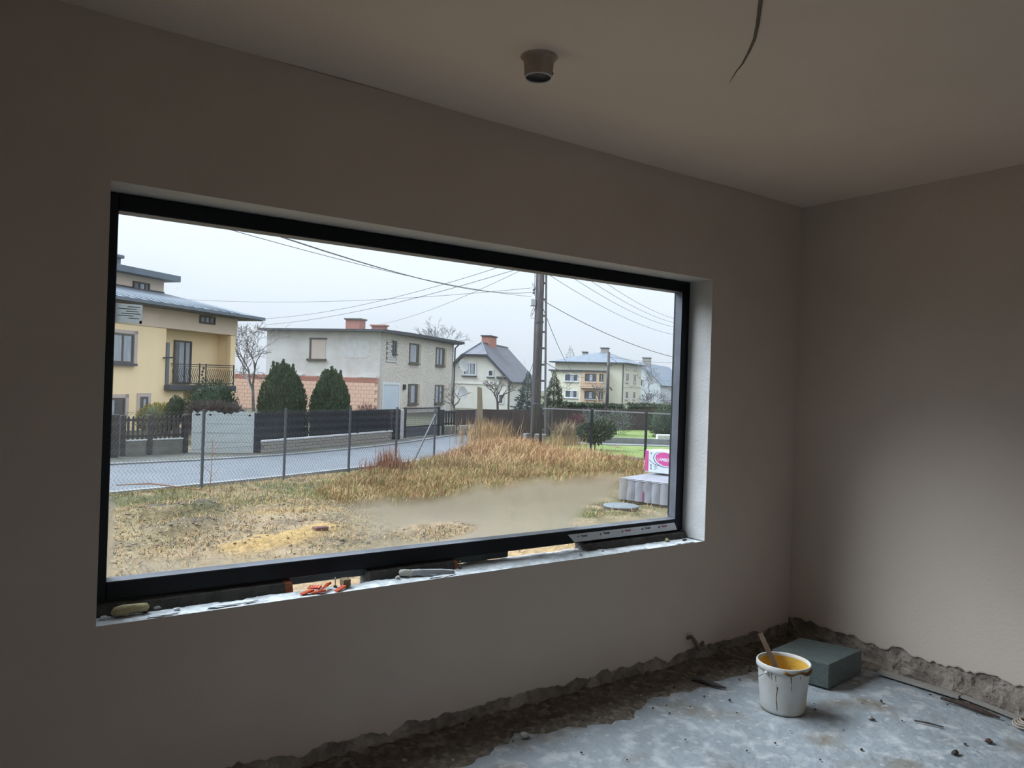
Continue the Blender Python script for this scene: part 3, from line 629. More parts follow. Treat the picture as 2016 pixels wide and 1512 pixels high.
def offs(P, d):
    r = []
    for i, p in enumerate(P):
        t = (P[min(i + 1, len(P) - 1)] - P[max(i - 1, 0)]).normalized(); r.append(p + Vector((-t.y, t.x)) * d)
    return r
strip('road', NA, FA, ZG - .01, ZG - .01, 'asphalt', 'blue-grey wet asphalt street')
strip('kerb_near', offs(NA, -.16), NA, ZG + .02, ZG + .02, 'kerb', 'pale concrete kerb on the near side of the street')
strip('kerb_far', FA, offs(FA, .13), ZG + .025, ZG + .025, 'kerb', 'pale concrete kerb on the far side of the street')
strip('verge', offs(FA, .13), offs(FA, 2.2), ZG + .012, ZG + .03, 'verge_paving', 'grey paved verge beyond the street')

# ---------------------------------------------------------------- dry and green grass on the plot
for nm, c in dict(straw_a=(0.411, 0.264, 0.128), straw_b=(0.306, 0.184, 0.083), straw_red=(0.263, 0.128, 0.072), straw_pale=(0.507, 0.360, 0.195), grass_green=(0.128, 0.161, 0.042), grass_olive=(0.173, 0.161, 0.054)).items(): mat(nm, c, tuple(x * .8 for x in c), 3, .9, spec=.1)
GR = random.Random(11)
def blade(mb, x, y, z, h, w, lean, az, m):
    dx, dy = math.cos(az), math.sin(az); wx, wy = -dy * w, dx * w
    k1, k2 = lean * .3, lean
    n = len(mb.v)
    mb.v += [(x - wx, y - wy, z), (x + wx, y + wy, z), (x - wx * .8 + dx * h * k1, y - wy * .8 + dy * h * k1, z + h * .55), (x + wx * .8 + dx * h * k1, y + wy * .8 + dy * h * k1, z + h * .55), (x + dx * h * k2, y + dy * h * k2, z + h * (1 - .35 * lean))]
    mb.f += [(n, n + 1, n + 3, n + 2), (n + 2, n + 3, n + 4)]; mb.mi += [m, m]
def grass(name, label, count, place, mats):
    mb = MB(); k = 0
    while k < count:
        r = place()
        if r is None: continue
        blade(mb, *r); k += 1
    return tag(mb.build(name, mats, fix=False), label, 'grass', kind='stuff')
def tall_pos():
    x, y = GR.uniform(4.8, 15.6), GR.uniform(7.8, 19.2)
    if not inside(x, y, TALL) or GR.random() > .35 + .9 * nz2(x, y, .9, 21) + .35: return None
    far_ = sst(10, 14.5, y) * sst(8, 11.5, x)
    h = GR.uniform(.14, .30) + .30 * far_ * GR.random() + .10 * nz2(x, y, .7, 22)
    red = nz2(x, y, .8, 23); m = GR.choice((0, 1, 3)) if red < .05 else GR.choice((0, 1, 2, 2))
    if far_ < .5 and GR.random() < .35: m = GR.choice((4, 5))
    return x, y, ground_z(x, y) - .01, max(.06, h), GR.uniform(.003, .006) + .002 * far_, GR.uniform(.15, .8), GR.uniform(0, 2 * PI), m
mat('clod_dark', (.075, .062, .05), (.05, .042, .036), 6, .95)
GM = ['straw_a', 'straw_b', 'straw_red', 'straw_pale', 'grass_green', 'grass_olive']
grass('dry_grass', 'tall bent straw-coloured grass across the right of the plot', 34000, tall_pos, GM)
def short_pos():
    x, y = GR.uniform(.8, 13.5), GR.uniform(5.2, 13.2)
    dn = -dist_poly(x, y, ROAD_NEAR)
    if dn < .15: return None
    d = sst(9.0, 10.2, y + .5 * nz2(x, y, 1.1, 8) + .08 * (x - 3)) * .9 + .8 * sst(6.8, 8.2, x) * sst(-.2, .25, nz2(x, y, 1.4, 12)) + .25 * sst(.1, .4, nz2(x, y, 1.6, 31))
    d -= .8 * el(x, y, 3.35, 6.95, 1.2, .5, .45) + .5 * el(x, y, 2.5, 9.35, .8, .22, .1)
    if GR.random() > d: return None
    g = nz2(x, y, .9, 11) > .02; m = GR.choice((4, 5, 0)) if g else GR.choice((0, 1, 3, 5))
    return x, y, ground_z(x, y) - .01, GR.uniform(.04, .13), GR.uniform(.003, .006), GR.uniform(.3, 1.2), GR.uniform(0, 2 * PI), m
grass('short_grass', 'short patchy yellow-green grass over the sandy plot', 26000, short_pos, GM)
def litter_pos():
    x, y = GR.uniform(.9, 7.5), GR.uniform(4.8, 10.2)
    if GR.random() < .85 * el(x, y, 3.35, 6.95, 1.1, .42, .45) or GR.random() > .55 + .8 * nz2(x, y, 1.5, 51): return None
    return x, y, ground_z(x, y) + .004, GR.uniform(.03, .09), GR.uniform(.003, .006), GR.uniform(1.4, 2.2), GR.uniform(0, 2 * PI), GR.choice((0, 1, 1, 3, 6, 6, 5))
grass('straw_litter', 'flattened straw and roots strewn over the sandy plot', 9500, litter_pos, GM + ['clod_dark'])
def reed_pos():
    a = GR.gauss(0, .45); b = GR.gauss(0, .45); x, y = 14.75 + a, 19.3 + b
    if GR.random() < .35: x, y = 15.6 + GR.gauss(0, .5), 16.4 + GR.gauss(0, .35)
    return x, y, ZG - .02, GR.uniform(.5, 1.15) * (1 if y > 18 else .6), .006, GR.uniform(.05, .45), GR.uniform(0, 2 * PI), GR.choice((0, 1, 3))
grass('reeds', 'tall pale reeds around the leaning wooden post', 1300, reed_pos, GM)
def dock_pos():
    x, y = 7.95 + GR.gauss(0, .28), 13.25 + GR.gauss(0, .20)
    return x, y, ground_z(x, y) - .02, GR.uniform(.25, .75) * (1 if abs(x - 7.95) < .2 else .6), .009, GR.uniform(.02, .35), GR.uniform(0, 2 * PI), 2
grass('dock_stalks', 'rusty red dead weed stalks by the wire fence', 420, dock_pos, GM)
# single dead weeds with side shoots
def weed(x, y, h, lab, seed):
    r = random.Random(seed); mb = MB(); z = ground_z(x, y) - .02
    mb.tube([(x, y, z), (x + .02, y, z + h * .5), (x + .03, y + .02, z + h)], [.008, .006, .003], 5)
    for k in range(9):
        t = r.uniform(.25, .95); a = r.uniform(0, 6.28); l = r.uniform(.08, .22) * h
        mb.tube([(x + .03 * t, y, z + h * t), (x + .03 * t + math.cos(a) * l, y + math.sin(a) * l, z + h * t + l * .9)], [.004, .002], 4)
    tag(mb.build('dead_weed', 'straw_red'), lab, 'weed')
weed(3.35, 10.85, 1.0, 'thin dead weed stalk standing before the leftmost fence post', 1); weed(5.15, 9.15, .55, 'dark forked dead weed in the grass left of the fogged glass', 2)
weed(7.45, 13.0, .75, 'umbrella-headed dead weed at the fence left of the rusty stalks', 3); weed(6.35, 11.4, .55, 'short dead weed in the middle of the dry grass', 4)
# dead branch, brick bit and soil lumps
tag(MB().tube([(1.95, 11.2, ZG + .22), (2.5, 11.35, ZG + .20), (3.1, 11.05, ZG + .12), (3.35, 10.9, ZG + .08)], [.008, .012, .01, .006], 6).build('fallen_branch', 'straw_red'), 'thin fallen brown branch lying on the grassy bank at left', 'branch')
tag(MB().bevbox(-.09, .09, -.06, .06, -.02, .05, .01).build('brick_bit', 'chip_brown', loc=(3.85, 6.98, ground_z(3.85, 6.98))), 'brown half brick lying on the yellow sand', 'brick')
cl = MB(); rr_ = random.Random(5); mat('clod', (.135, .108, .078), (.19, .15, .10), 6, .95, .6, 30)
for i in range(1500):
    x, y = rr_.uniform(.8, 6.5), rr_.uniform(5.0, 9.8)
    if nz2(x, y, 1.2, 41) < -.1: continue
    r = rr_.uniform(.008, .026) * (1.6 if rr_.random() < .06 else 1); cl.lump((x, y, ground_z(x, y) + r * .2), (r, r * rr_.uniform(.6, 1), r * .6), i, 1, .6, 2)
tag(cl.build('soil_clods', 'clod'), 'scattered soil clods on the sandy plot', 'soil', kind='stuff')
# manhole lid
mat('lid_grey', (.125, .142, .155), (.10, .115, .125), 4, .7, .2, 30)
mh = thing('manhole_cover', 'round grey manhole cover on a dark collar in the grass', 'manhole cover', (9.25, 6.80, ground_z(9.25, 6.8) - .02))
MB().lathe([(.30, 0), (.30, .05), (.29, .06)], 36).build('collar', 'chip_dark', mh, False); MB().lathe([(.31, .058), (.315, .066), (.31, .082), (.29, .088), (.10, .092)], 36).build('lid', 'lid_grey', mh, True)
stone('field_stone', 'rounded brown stone lying in the grass below the manhole cover', 8.35, 5.75, (.13, .10, .06), 'chip_brown', 61, ground_z(8.35, 5.75) - .03, 'stone')
# wrapped insulation packs
mat('shrink_wrap', (.215, .22, .25), (.18, .185, .21), 3, .35, .35, 9, stretch=(1, 1, .25)); mat('pack_white', (.48, .51, .56), (.42, .45, .50), 4, .5); mat('pack_magenta', (.42, .045, .20), (.36, .04, .17), 5, .5); mat('pack_navy', (.04, .06, .12)); mat('pallet_wood', (.14, .11, .08), (.10, .08, .06), 8, .9)
RZ = math.atan2(.26, .965)
st_ = thing('insulation_stack', 'white shrink-wrapped stack of insulation packs beyond the fogged glass', 'insulation packs', (9.91, 7.56, ZG - .02), RZ)
rp = random.Random(9)
for k in range(20):
    y1 = -.172 * k; w_ = MB(); nn = 10; vs_ = []
    for i in range(nn + 1):
        for j in range(7):
            yy = y1 - .170 * j / 6; bul = .020 * math.sin(PI * j / 6); zz = .05 + .40 * i / nn
            vs_.append((-bul + .012 * noise.noise(Vector((yy * 6, zz * 5, k))), yy, zz))
    w_.add(vs_, [(i * 7 + j, i * 7 + j + 1, i * 7 + 8 + j, i * 7 + 7 + j) for i in range(nn) for j in range(6)])
    nb = len(w_.v); w_.box(.02, 1.98, y1 - .17, y1, .05, .448)
    w_.build('pack', 'shrink_wrap', st_, True)
tpv = []
for i in range(25):
    for j in range(41):
        x, y = -.02 + 2.04 * i / 24, .02 - 3.50 * j / 40
        tpv.append((x, y, .455 + .022 * abs(noise.noise(Vector((x * 1.2 + y * 2.2, y * 1.1, 3)))) + .012 * noise.noise(Vector((x * 5, y * 5, 6))) - (.03 if i in (0, 24) or j in (0, 40) else 0)))
MB().add(tpv, [(i * 41 + j, i * 41 + j + 1, i * 41 + 42 + j, i * 41 + 41 + j) for i in range(24) for j in range(40)]).build('wrapping_sheet', 'shrink_wrap', st_, True)
MB().box(.03, 1.95, -3.4, -.03, .0, .05).build('pallet', 'pallet_wood', st_)
bar_ = MB().tube([(-.016, -.516, .06), (-.018, -.516, .25)], .010, 6).build('magenta_edge', 'pack_magenta', st_)
bx_ = thing('insulation_box', 'white and magenta printed insulation pack standing on the wrapped stack', 'insulation pack', (10.83, 7.80, ZG + .478), math.radians(-80))
# local x runs along the printed face (to the right), face at y = 0 towards the window
BW, BH, BD = 1.25, .43, .5
MB().bevbox(0, BW, 0, BD, 0, BH, .008).build('pack_body', 'pack_white', bx_)
MB().box(.0, .075, -.003, 0, .02, BH - .005).build('side_band', 'pack_magenta', bx_); MB().box(-.003, 0, .0, .09, .02, BH - .005).build('side_band', 'pack_magenta', bx_)
def ell(cx, cz, rx, rz, y0, y1, n=40, rot=0): return [(cx + rx * math.cos(a) * math.cos(rot) - rz * math.sin(a) * math.sin(rot), cz + rx * math.cos(a) * math.sin(rot) + rz * math.sin(a) * math.cos(rot)) for a in [2 * PI * i / n for i in range(n)]]
MB().prism(ell(.44, .275, .255, .150, 0, 0, rot=-.12), 'y', -.0022, -.0002).build('oval_outline', 'pack_navy', bx_); MB().prism(ell(.455, .278, .250, .142, 0, 0, rot=-.12), 'y', -.0030, -.0004).build('oval_border', 'pack_white', bx_)
MB().prism(ell(.47, .282, .235, .128, 0, 0, rot=-.12), 'y', -.0038, -.0006).build('oval', 'pack_magenta', bx_)
MB().tube([(.09 + .03 * i, -.002, .245 - .022 * i + .0012 * i * i) for i in range(11)], .005, 5).build('swoosh', 'pack_navy', bx_)
mtext('LAMBDA', .082, 'pack_white', bx_, (.445, -.0042, .245), (PI / 2, 0, 0), align='CENTER', bold=.002)
for k in range(4): MB().box(.12, .15 + .01 * (k % 2), -.002, 0, .145 - .028 * k, .160 - .028 * k).build('small_print', 'pack_navy', bx_)
for k in range(4): MB().box(.21, .26 + .015 * (k % 3), -.002, 0, .147 - .028 * k, .157 - .028 * k).build('small_print', 'lid_grey', bx_)
MB().lathe([(.016, -.001), (.016, .001)], 14).build('small_emblem', 'lid_grey', bx_, loc=(.135, -.001, .375)).rotation_euler = (PI / 2, 0, 0)
# ================================================================ FENCES AND GATES
mat('fence_metal', (.055, .062, .075), (.045, .05, .06), 8, .5); mat('black_paint', (.012, .0135, .018), (.018, .020, .025), 6, .6, spec=.12); mat('dark_wood', (.045, .038, .042), (.030, .026, .03), 8, .8, .2, 40, stretch=(6, 6, .6))
mat('brown_wood', (.060, .042, .042), (.042, .03, .032), 7, .85, .2, 40, stretch=(6, 6, .6)); mat('concrete_panel', (.155, .155, .14), (.12, .12, .108), 5, .9, .4, 30); mat('gate_sheet', (.46, .50, .50), (.40, .44, .44), 2, .55, .05, 20, stretch=(1, 1, 4)); mat('white_post', (.50, .51, .52), (.42, .43, .44), 5, .7)
mat('plinth_brick', (.34, .315, .285), (.26, .24, .215), 9, .9, .3, 40); mat('mortar_grey', (.19, .18, .165), (.16, .15, .14), 9, .95)
def along(A, B):
    A, B = Vector(A), Vector(B); d = B - A; return d.length, math.atan2(d.y, d.x)
def diamond_mesh(L_, z0, z1, p=.075, r=.0032):
    """woven wire: zig-zag wires that hook into each other"""
    mb = MB(); n = int(L_ / p); m = int((z1 - z0) / p)
    for i in range(n + 1):
        pts = []
        for k in range(m + 1): pts.append((min(L_, i * p + (p * .5 if k % 2 == 0 else -p * .5) + p * .5), (.003 if k % 2 else -.003), z0 + (z1 - z0) * k / m))
        mb.tube(pts, r, 3, False)
    return mb
# near fence on the plot side of the street
P = [(-3.9, 9.35), (-2.05, 9.95), (-.2, 10.6), (1.65, 11.28), (3.47, 11.93), (5.27, 12.69), (7.05, 13.50), (8.51, 14.02), (9.98, 14.70)]
wfn = thing('wire_fence', 'green-grey woven wire fence along the near side of the street', 'fence', (0, 0, 0))
ZT = .85
for i, (x, y) in enumerate(P):
    o = MB().bevbox(-.021, .021, -.021, .021, 0, 1.55, .004).build('post', 'fence_metal', wfn, loc=(x, y, ZG - .1)); o.rotation_euler = (0, 0, .42)
    MB().box(-.024, .024, -.024, .024, 0, .012).build('cap', 'fence_metal', o, loc=(0, 0, 1.55))
for a, b in zip(P[2:], P[3:]):
    L_, az = along(a, b); o = diamond_mesh(L_, ZG + .05, ZT - .03).build('wire_mesh', 'fence_metal', wfn, fix=False); o.location = (a[0], a[1], 0); o.rotation_euler = (0, 0, az); o['kind'] = 'stuff'
    for z in (ZT - .03, .12, ZG + .05): MB().tube([(0, 0, 0), (L_ / 2, 0, -.006), (L_, 0, 0)], .0025, 5).build('tension_wire', 'fence_metal', wfn, loc=(a[0], a[1], z)).rotation_euler = (0, 0, az)
MB().bar((9.98, 14.68, .66), (8.95, 14.05, ZG - .05), .036, .036).build('strut', 'fence_metal', wfn)

def fence_run(name, label, A, B, z0, z1, slat_w, gap, m_slat, posts, plinth=None, rails=(.2, .8), pointed=False, post_m='dark_wood', post_w=.12, post_h=None, skip=()):
    L_, az = along(A, B); t = thing(name, label, 'fence', (A[0], A[1], 0), az)
    n = int(L_ / (slat_w + gap)); sh = None; zb = z0 + (plinth[0] if plinth else .04)
    for i in range(n):
        x = i * (slat_w + gap) + gap / 2 + slat_w / 2
        if any(a < x < b for a, b in skip): continue
        if sh is None:
            h = z1 - zb; w = slat_w / 2
            prof = [(-w, 0), (w, 0), (w, h - .05), (0, h), (-w, h - .05)] if pointed else [(-w, 0), (w, 0), (w, h), (-w, h)]
            sh = MB().prism(prof, 'y', -.011, .011).build('slat', m_slat, t); sh.location = (x, 0, zb)
        else: share(sh, 'slat', t, (x, 0, zb))
    for f in rails: MB().box(0, L_, .012, .04, zb + (z1 - zb) * f - .025, zb + (z1 - zb) * f + .025).build('rail', m_slat, t)
    for px in posts: MB().bevbox(px - post_w / 2, px + post_w / 2, -.07, .07, z0 - .1, post_h or z1 + .02, .008).build('post', post_m, t)
    return t, L_
t, L_ = fence_run('picket_fence', 'dark picket fence on a concrete plinth beside the white gate', (2.95, 17.90), (4.60, 18.48), ZG, .42, .058, .062, 'dark_wood', (.03, .72, 1.70), (.42,), (.14, .82), True, post_w=.13, skip=((.60, .84),))
MB().bevbox(.02, L_, -.03, .03, ZG - .08, ZG + .40, .012).build('plinth_panel', 'concrete_panel', t); MB().bevbox(0, L_, -.05, .05, ZG + .39, ZG + .425, .006).build('plinth_cap', 'white_post', t)
MB().bevbox(-.02, .10, -.06, .06, ZG - .08, ZG + .40, .008).build('plinth_pillar', 'white_post', t)
t, L_ = fence_run('picket_gate', 'dark tall picket gate at the left end, next to the window frame', (1.9, 17.40), (2.90, 17.78), ZG, .44, .058, .055, 'dark_wood', (-.02, .92), None, (.12, .86), True, post_w=.22, post_h=.47)
# white sheet gate with scalloped top
def sheet_gate(A, B, label, rows):
    L_, az = along(A, B); t = thing('sheet_gate', label, 'gate', (A[0], A[1], 0), az); zt = .45
    for k in range(rows):
        a, b = ZG + .06 + (zt - ZG - .06) * k / rows, ZG + .06 + (zt - ZG - .06) * (k + 1) / rows - .008
        MB().bevbox(.02, L_ - .02, -.012, .012, a, b, .003).build('panel', 'gate_sheet', t)
    n = 24; pts = [(.02 + (L_ - .04) * i / n, zt + .055 + .035 * math.sin(2 * PI * i / n * 1.5 + .6) + .02 * math.sin(i * 1.9)) for i in range(n + 1)]
    MB().prism([(.02, zt)] + pts + [(L_ - .02, zt)], 'y', -.012, .012).build('scalloped_top', 'gate_sheet', t)
    for x in (.02, L_ - .02): MB().bevbox(x - .02, x + .02, -.025, .02, ZG - .05, zt + .04, .004).build('stile', 'white_post', t)
    for k in (0, 1): MB().lump((.12 + k * (L_ - .24), -.015, zt - .01), (.035, .012, .03), k, 1).build('hinge', 'black_paint', t)
    return t
sheet_gate((4.70, 18.40), (4.98, 18.32), 'narrow pale sheet-metal gate leaf with scalloped top', 2); sheet_gate((5.02, 18.30), (6.20, 17.95), 'wide pale sheet-metal gate leaf with scalloped top', 4)
# black slat fence on a brick plinth
t, L_ = fence_run('slat_fence', 'long black close-slat fence on a low brick plinth', (6.27, 17.98), (12.05, 21.45), ZG, .50, .088, .012, 'black_paint', (.05,), (.36,), (.15, .85), False, 'black_paint', .16, skip=((1.98, 2.12), (2.22, 2.28), (4.85, 4.93), (5.05, 5.13), (5.25, 5.33), (5.45, 5.53), (5.65, 5.73)))
pl_ = MB().box(.12, L_, -.05, .05, ZG - .08, ZG + .30).build('plinth', 'mortar_grey', t); MB().bevbox(.10, L_ + .02, -.08, .08, ZG + .30, ZG + .345, .006).build('plinth_cap', 'white_post', t)
brk = None
for r in range(3):
    for i in range(int((L_ - .2) / .26)):
        x = .14 + i * .26 + (.13 if r % 2 else 0)
        if x + .24 > L_: continue
        if brk is None: brk = MB().bevbox(0, .245, -.062, -.048, 0, .085, .006).build('brick', 'plinth_brick', pl_); brk.location = (x, 0, ZG + .005 + r * .098)
        else: share(brk, 'brick', pl_, (x, 0, ZG + .005 + r * .098))
for x in (4.72, 6.5): MB().bevbox(x - .03, x + .03, -.03, .03, ZG, .50, .006).build('frame_post', 'black_paint', t)
# black wire-panel gates and posts
def panel_gate(A, B, label, z1=.50):
    L_, az = along(A, B); t = thing('panel_gate', label, 'gate', (A[0], A[1], 0), az)
    MB().box(0, L_, -.02, .02, ZG + .04, ZG + .40).build('lower_sheet', 'fence_metal', t)
    for z in (ZG + .42, z1): MB().box(0, L_, -.025, .025, z - .025, z + .025).build('rail', 'black_paint', t)
    for x in (0, L_): MB().bevbox(x - .05, x + .05, -.05, .05, ZG - .08, z1 + .05, .008).build('stile', 'black_paint', t)
    mb = MB(); k = .05
    while k < L_: mb.tube([(k, 0, ZG + .4), (k, 0, z1)], .005, 4, False); k += .06
    for i in range(10): mb.tube([(0, .006, ZG + .42 + i * .075), (L_, .006, ZG + .42 + i * .075)], .005, 4, False)
    o = mb.build('wire_grid', 'fence_metal', t); o['kind'] = 'stuff'
    return t
panel_gate((12.90, 22.05), (15.05, 23.30), 'black wire-panel driveway gate in front of the grey house')
tag(MB().bevbox(-.16, .16, -.10, .10, 0, 1.18, .012).build('gate_post', 'black_paint', loc=(12.30, 21.62, ZG - .08)), 'black gate post at the end of the slat fence', 'post')
tag(MB().bevbox(-.10, .10, -.10, .10, 0, 1.16, .012).build('gate_post', 'white_post', loc=(12.62, 21.85, ZG - .08)), 'pale gate post beside the black one', 'post')
t, L_ = fence_run('picket_fence', 'short black picket fence on a stone plinth right of the driveway gate', (15.30, 23.45), (16.20, 23.85), ZG, .40, .11, .075, 'black_paint', (.0,), (.38,), (.12, .86), True, 'black_paint', .16)
MB().bevbox(-.1, L_ + .02, -.06, .06, ZG - .08, ZG + .36, .015).build('plinth', 'concrete_panel', t)
t, L_ = fence_run('board_fence', 'dim brown board fence with a stone plinth behind the reeds', (16.22, 23.85), (18.3, 24.7), ZG, .40, .14, .012, 'brown_wood', (.0,), (.36,), (.12, .86), False, 'brown_wood', .14)
MB().bevbox(-.02, L_ + .02, -.06, .06, ZG - .08, ZG + .34, .015).build('plinth', 'concrete_panel', t)
for k in range(12): MB().bevbox(.02 + k * .19, .20 + k * .19, -.075, -.055, ZG + .01 + .005 * (k % 2), ZG + .16, .01).build('stone', 'plinth_brick', t); MB().bevbox(-.06 + k * .19, .12 + k * .19, -.075, -.055, ZG + .17, ZG + .32, .01).build('stone', 'plinth_brick', t)
fence_run('board_fence', 'tall dark brown board fence left of the utility pole', (15.25, 20.75), (18.2, 20.45), ZG - .02, .56, .14, .008, 'brown_wood', (.0, 1.5, 2.95), None, (.15, .85), False, 'brown_wood', .13)
fence_run('board_fence', 'dark brown board fence behind the neighbouring lawn, turning away', (18.25, 20.5), (22.5, 25.3), ZG - .02, .50, .15, .008, 'brown_wood', (.0, 3.0, 6.3), None, (.15, .85), False, 'brown_wood', .13)
fence_run('board_fence', 'dark brown board fence along the back of the neighbouring lawn', (22.55, 25.3), (31.5, 24.3), ZG - .02, .50, .15, .008, 'brown_wood', (.0, 3.0, 6.0, 9.0), None, (.15, .85), False, 'brown_wood', .13)
# neighbour's wire fence running back from the street
NP = [(14.25, 15.62), (15.17, 14.30), (16.00, 12.85), (16.75, 11.5), (17.5, 10.1), (18.2, 8.8)]
wn = thing('wire_fence', 'dark wire fence with top rail in front of the neighbouring lawn', 'fence', (0, 0, 0))
for x, y in NP:
    o = MB().bevbox(-.035, .035, -.035, .035, 0, 1.50, .006).build('post', 'black_paint', wn, loc=(x, y, ZG - .05)); o.rotation_euler = (0, 0, -1.0)
for a, b in zip(NP, NP[1:]):
    L_, az = along(a, b); o = diamond_mesh(L_, ZG + .12, .80, .085, .0036).build('wire_mesh', 'fence_metal', wn, fix=False); o.location = (a[0], a[1], 0); o.rotation_euler = (0, 0, az); o['kind'] = 'stuff'
    MB().box(0, L_, -.015, .015, .80, .835).build('top_rail', 'kerb', wn, loc=(a[0], a[1], 0)).rotation_euler = (0, 0, az)
    MB().bevbox(0, L_, -.035, .035, ZG - .06, ZG + .10, .006).build('base_board', 'concrete_panel', wn, loc=(a[0], a[1], 0)).rotation_euler = (0, 0, az)
# neighbour's lawn with edging
mat('lawn', (.125, .185, .045), (.16, .205, .06), 2.5, .95, .5, 30)
lw_ = MB().add([(14.6, 16.2, ZG + .02), (15.4, 14.6, ZG + .02), (18.6, 8.8, ZG + .02), (32, 8, ZG + .02), (32, 24.2, ZG + .03), (22.5, 25.1, ZG + .03), (18.3, 20.4, ZG + .03)], [(0, 1, 2, 3, 4, 5, 6)])
tag(lw_.build('lawn', 'lawn'), 'bright green neighbouring lawn', kind='structure')
strip('garden_path', [Vector(p) for p in ((15.2, 17.6), (17.6, 18.4), (20.5, 16.5), (26, 12.5))], [Vector(p) for p in ((15.0, 18.0), (17.8, 18.9), (20.9, 17.0), (26.4, 13))], ZG + .05, ZG + .05, 'kerb', 'pale garden path across the neighbouring lawn', .08)
tag(MB().bevbox(0, 9.5, -.05, .05, 0, .26, .01).build('garden_kerb', 'kerb', loc=(18.05, 19.15, ZG)), 'low concrete garden edging beside the path', 'edging').rotation_euler = (0, 0, -.62)
# ================================================================ HOUSES
mat('stucco_yellow', (.88, .69, .43), (.85, .66, .41), 2.5, .9, .1, 40); mat('stucco_beige', (.66, .53, .43), (.62, .50, .405), 2.5, .9, .1, 40); mat('stucco_pink', (.50, .42, .38), (.46, .39, .355), 3, .9)
mat('grit_grey', (.66, .61, .54), (.42, .39, .35), 9, .95, .5, 14, lo=.42, hi=.58, c3=(.60, .575, .53), s3=.5); mat('grit_plain', (.52, .50, .48), (.46, .44, .42), 2, .95, .3, 20, c3=(.56, .55, .54), s3=.45); mat('stucco_white', (.70, .685, .63), (.64, .625, .575), 1.5, .9, .1, 20)
mat('stucco_cream', (.67, .65, .535), (.58, .56, .46), 6, .9, .2, 12); mat('stucco_peach', (.54, .40, .29), (.48, .36, .26), 4, .9)
mat('roof_metal', (.14, .17, .205), (.115, .14, .17), 1.2, .5, .05, 6); mat('roof_tar', (.085, .09, .105), (.06, .065, .075), 3, .9, .2, 20); mat('fascia_dark', (.06, .065, .08), (.045, .05, .06), 5, .7); mat('soffit_grey', (.16, .15, .145), (.10, .095, .095), 3, .9)
mat('window_dark', (.05, .06, .075), (.09, .10, .115), 2.5, .15, spec=.6); mat('curtain', (.38, .42, .47), (.27, .30, .34), 5, .8, stretch=(5, 5, .4)); mat('wframe_brown', (.085, .07, .062), (.06, .05, .045), 6, .6); mat('wframe_white', (.66, .68, .70), (.60, .62, .64), 6, .5); mat('reveal_tan', (.42, .36, .26), (.36, .31, .23), 5, .9)
mat('brick_red', (.44, .21, .165), (.36, .17, .135), 6, .9, .3, 30); mat('block_clay', (.66, .44, .34), (.60, .395, .305), 3, .9, .2, 20); mat('mortar_pink', (.50, .37, .31), (.44, .32, .27), 8, .95); mat('aac_white', (.60, .60, .58), (.52, .52, .50), 6, .95); mat('sheet_blue', (.52, .60, .68), (.48, .56, .63), 1, .6); mat('wrought_iron', (.035, .032, .035), (.05, .045, .045), 8, .6)
def tiles_mat():
    m = mat('roof_tiles', (.115, .12, .145), (.145, .15, .175), 1.5, .7); n = m.node_tree.nodes; L = m.node_tree.links; b = n['Principled BSDF']; t = n.new('ShaderNodeTexCoord')
    bk_ = n.new('ShaderNodeTexBrick'); bk_.inputs['Scale'].default_value = 2.6; bk_.inputs['Mortar Size'].default_value = .05; bk_.inputs['Color1'].default_value = (1, 1, 1, 1); bk_.inputs['Color2'].default_value = (.9, .9, .9, 1); bk_.inputs['Mortar'].default_value = (0, 0, 0, 1)
    mp = n.new('ShaderNodeMapping'); mp.inputs['Rotation'].default_value = (PI / 2, 0, PI / 2); L.new(t.outputs['Object'], mp.inputs[0]); L.new(mp.outputs[0], bk_.inputs['Vector'])
    bp = n.new('ShaderNodeBump'); bp.inputs['Strength'].default_value = 1; bp.inputs['Distance'].default_value = .08; L.new(bk_.outputs['Color'], bp.inputs['Height']); L.new(bp.outputs[0], b.inputs['Normal'])
tiles_mat(); mat('patch_grey', (.52, .52, .52), (.46, .455, .45), 3, .95, .2, 20)
def wbox(plane, u0, u1, d0, d1, z0, z1):
    """box on a facade: plane 'f' is y = const (u along x), 's' is x = const (u along y); d is depth, negative = proud"""
    return MB().box(u0, u1, d0, d1, z0, z1) if plane == 'f' else MB().box(d0, d1, u0, u1, z0, z1)
def window(house, plane, u0, u1, z0, z1, off=0., frame='wframe_brown', fw=.07, glass='window_dark', mull=(), sill=None, curtains=(), name='window', reveal=None):
    """one window: a frame ring with mullions, a pane behind it and curtains; all proud of or flush with the wall face"""
    p = off; mb = MB()
    def add(a, b, c, d, y0, y1):
        q = wbox(plane, a, b, y0, y1, c, d); mb.add(q.v, q.f)
    add(u0, u1, z0, z0 + fw, p - .05, p + .03); add(u0, u1, z1 - fw, z1, p - .05, p + .03); add(u0, u0 + fw, z0 + fw, z1 - fw, p - .05, p + .03); add(u1 - fw, u1, z0 + fw, z1 - fw, p - .05, p + .03)
    for k in mull: um = u0 + (u1 - u0) * k; add(um - fw * .45, um + fw * .45, z0 + fw, z1 - fw, p - .045, p + .03)
    w = mb.build(name, frame, house)
    wbox(plane, u0 + fw, u1 - fw, p - .018, p + .02, z0 + fw, z1 - fw).build('pane', glass, w)
    for a, b in curtains: wbox(plane, u0 + fw + (u1 - u0 - 2 * fw) * a, u0 + fw + (u1 - u0 - 2 * fw) * b, p - .026, p - .019, z0 + fw, z1 - fw).build('curtain', 'curtain', w)
    if sill: wbox(plane, u0 - .08, u1 + .08, p - .16, p, z0 - .09, z0).build('sill', sill, w)
    if reveal:
        for (a, b, c, d) in reveal: wbox(plane, a, b, p - .03, p, c, d).build('surround', 'stucco_pink', w)
    return w
TH = math.radians
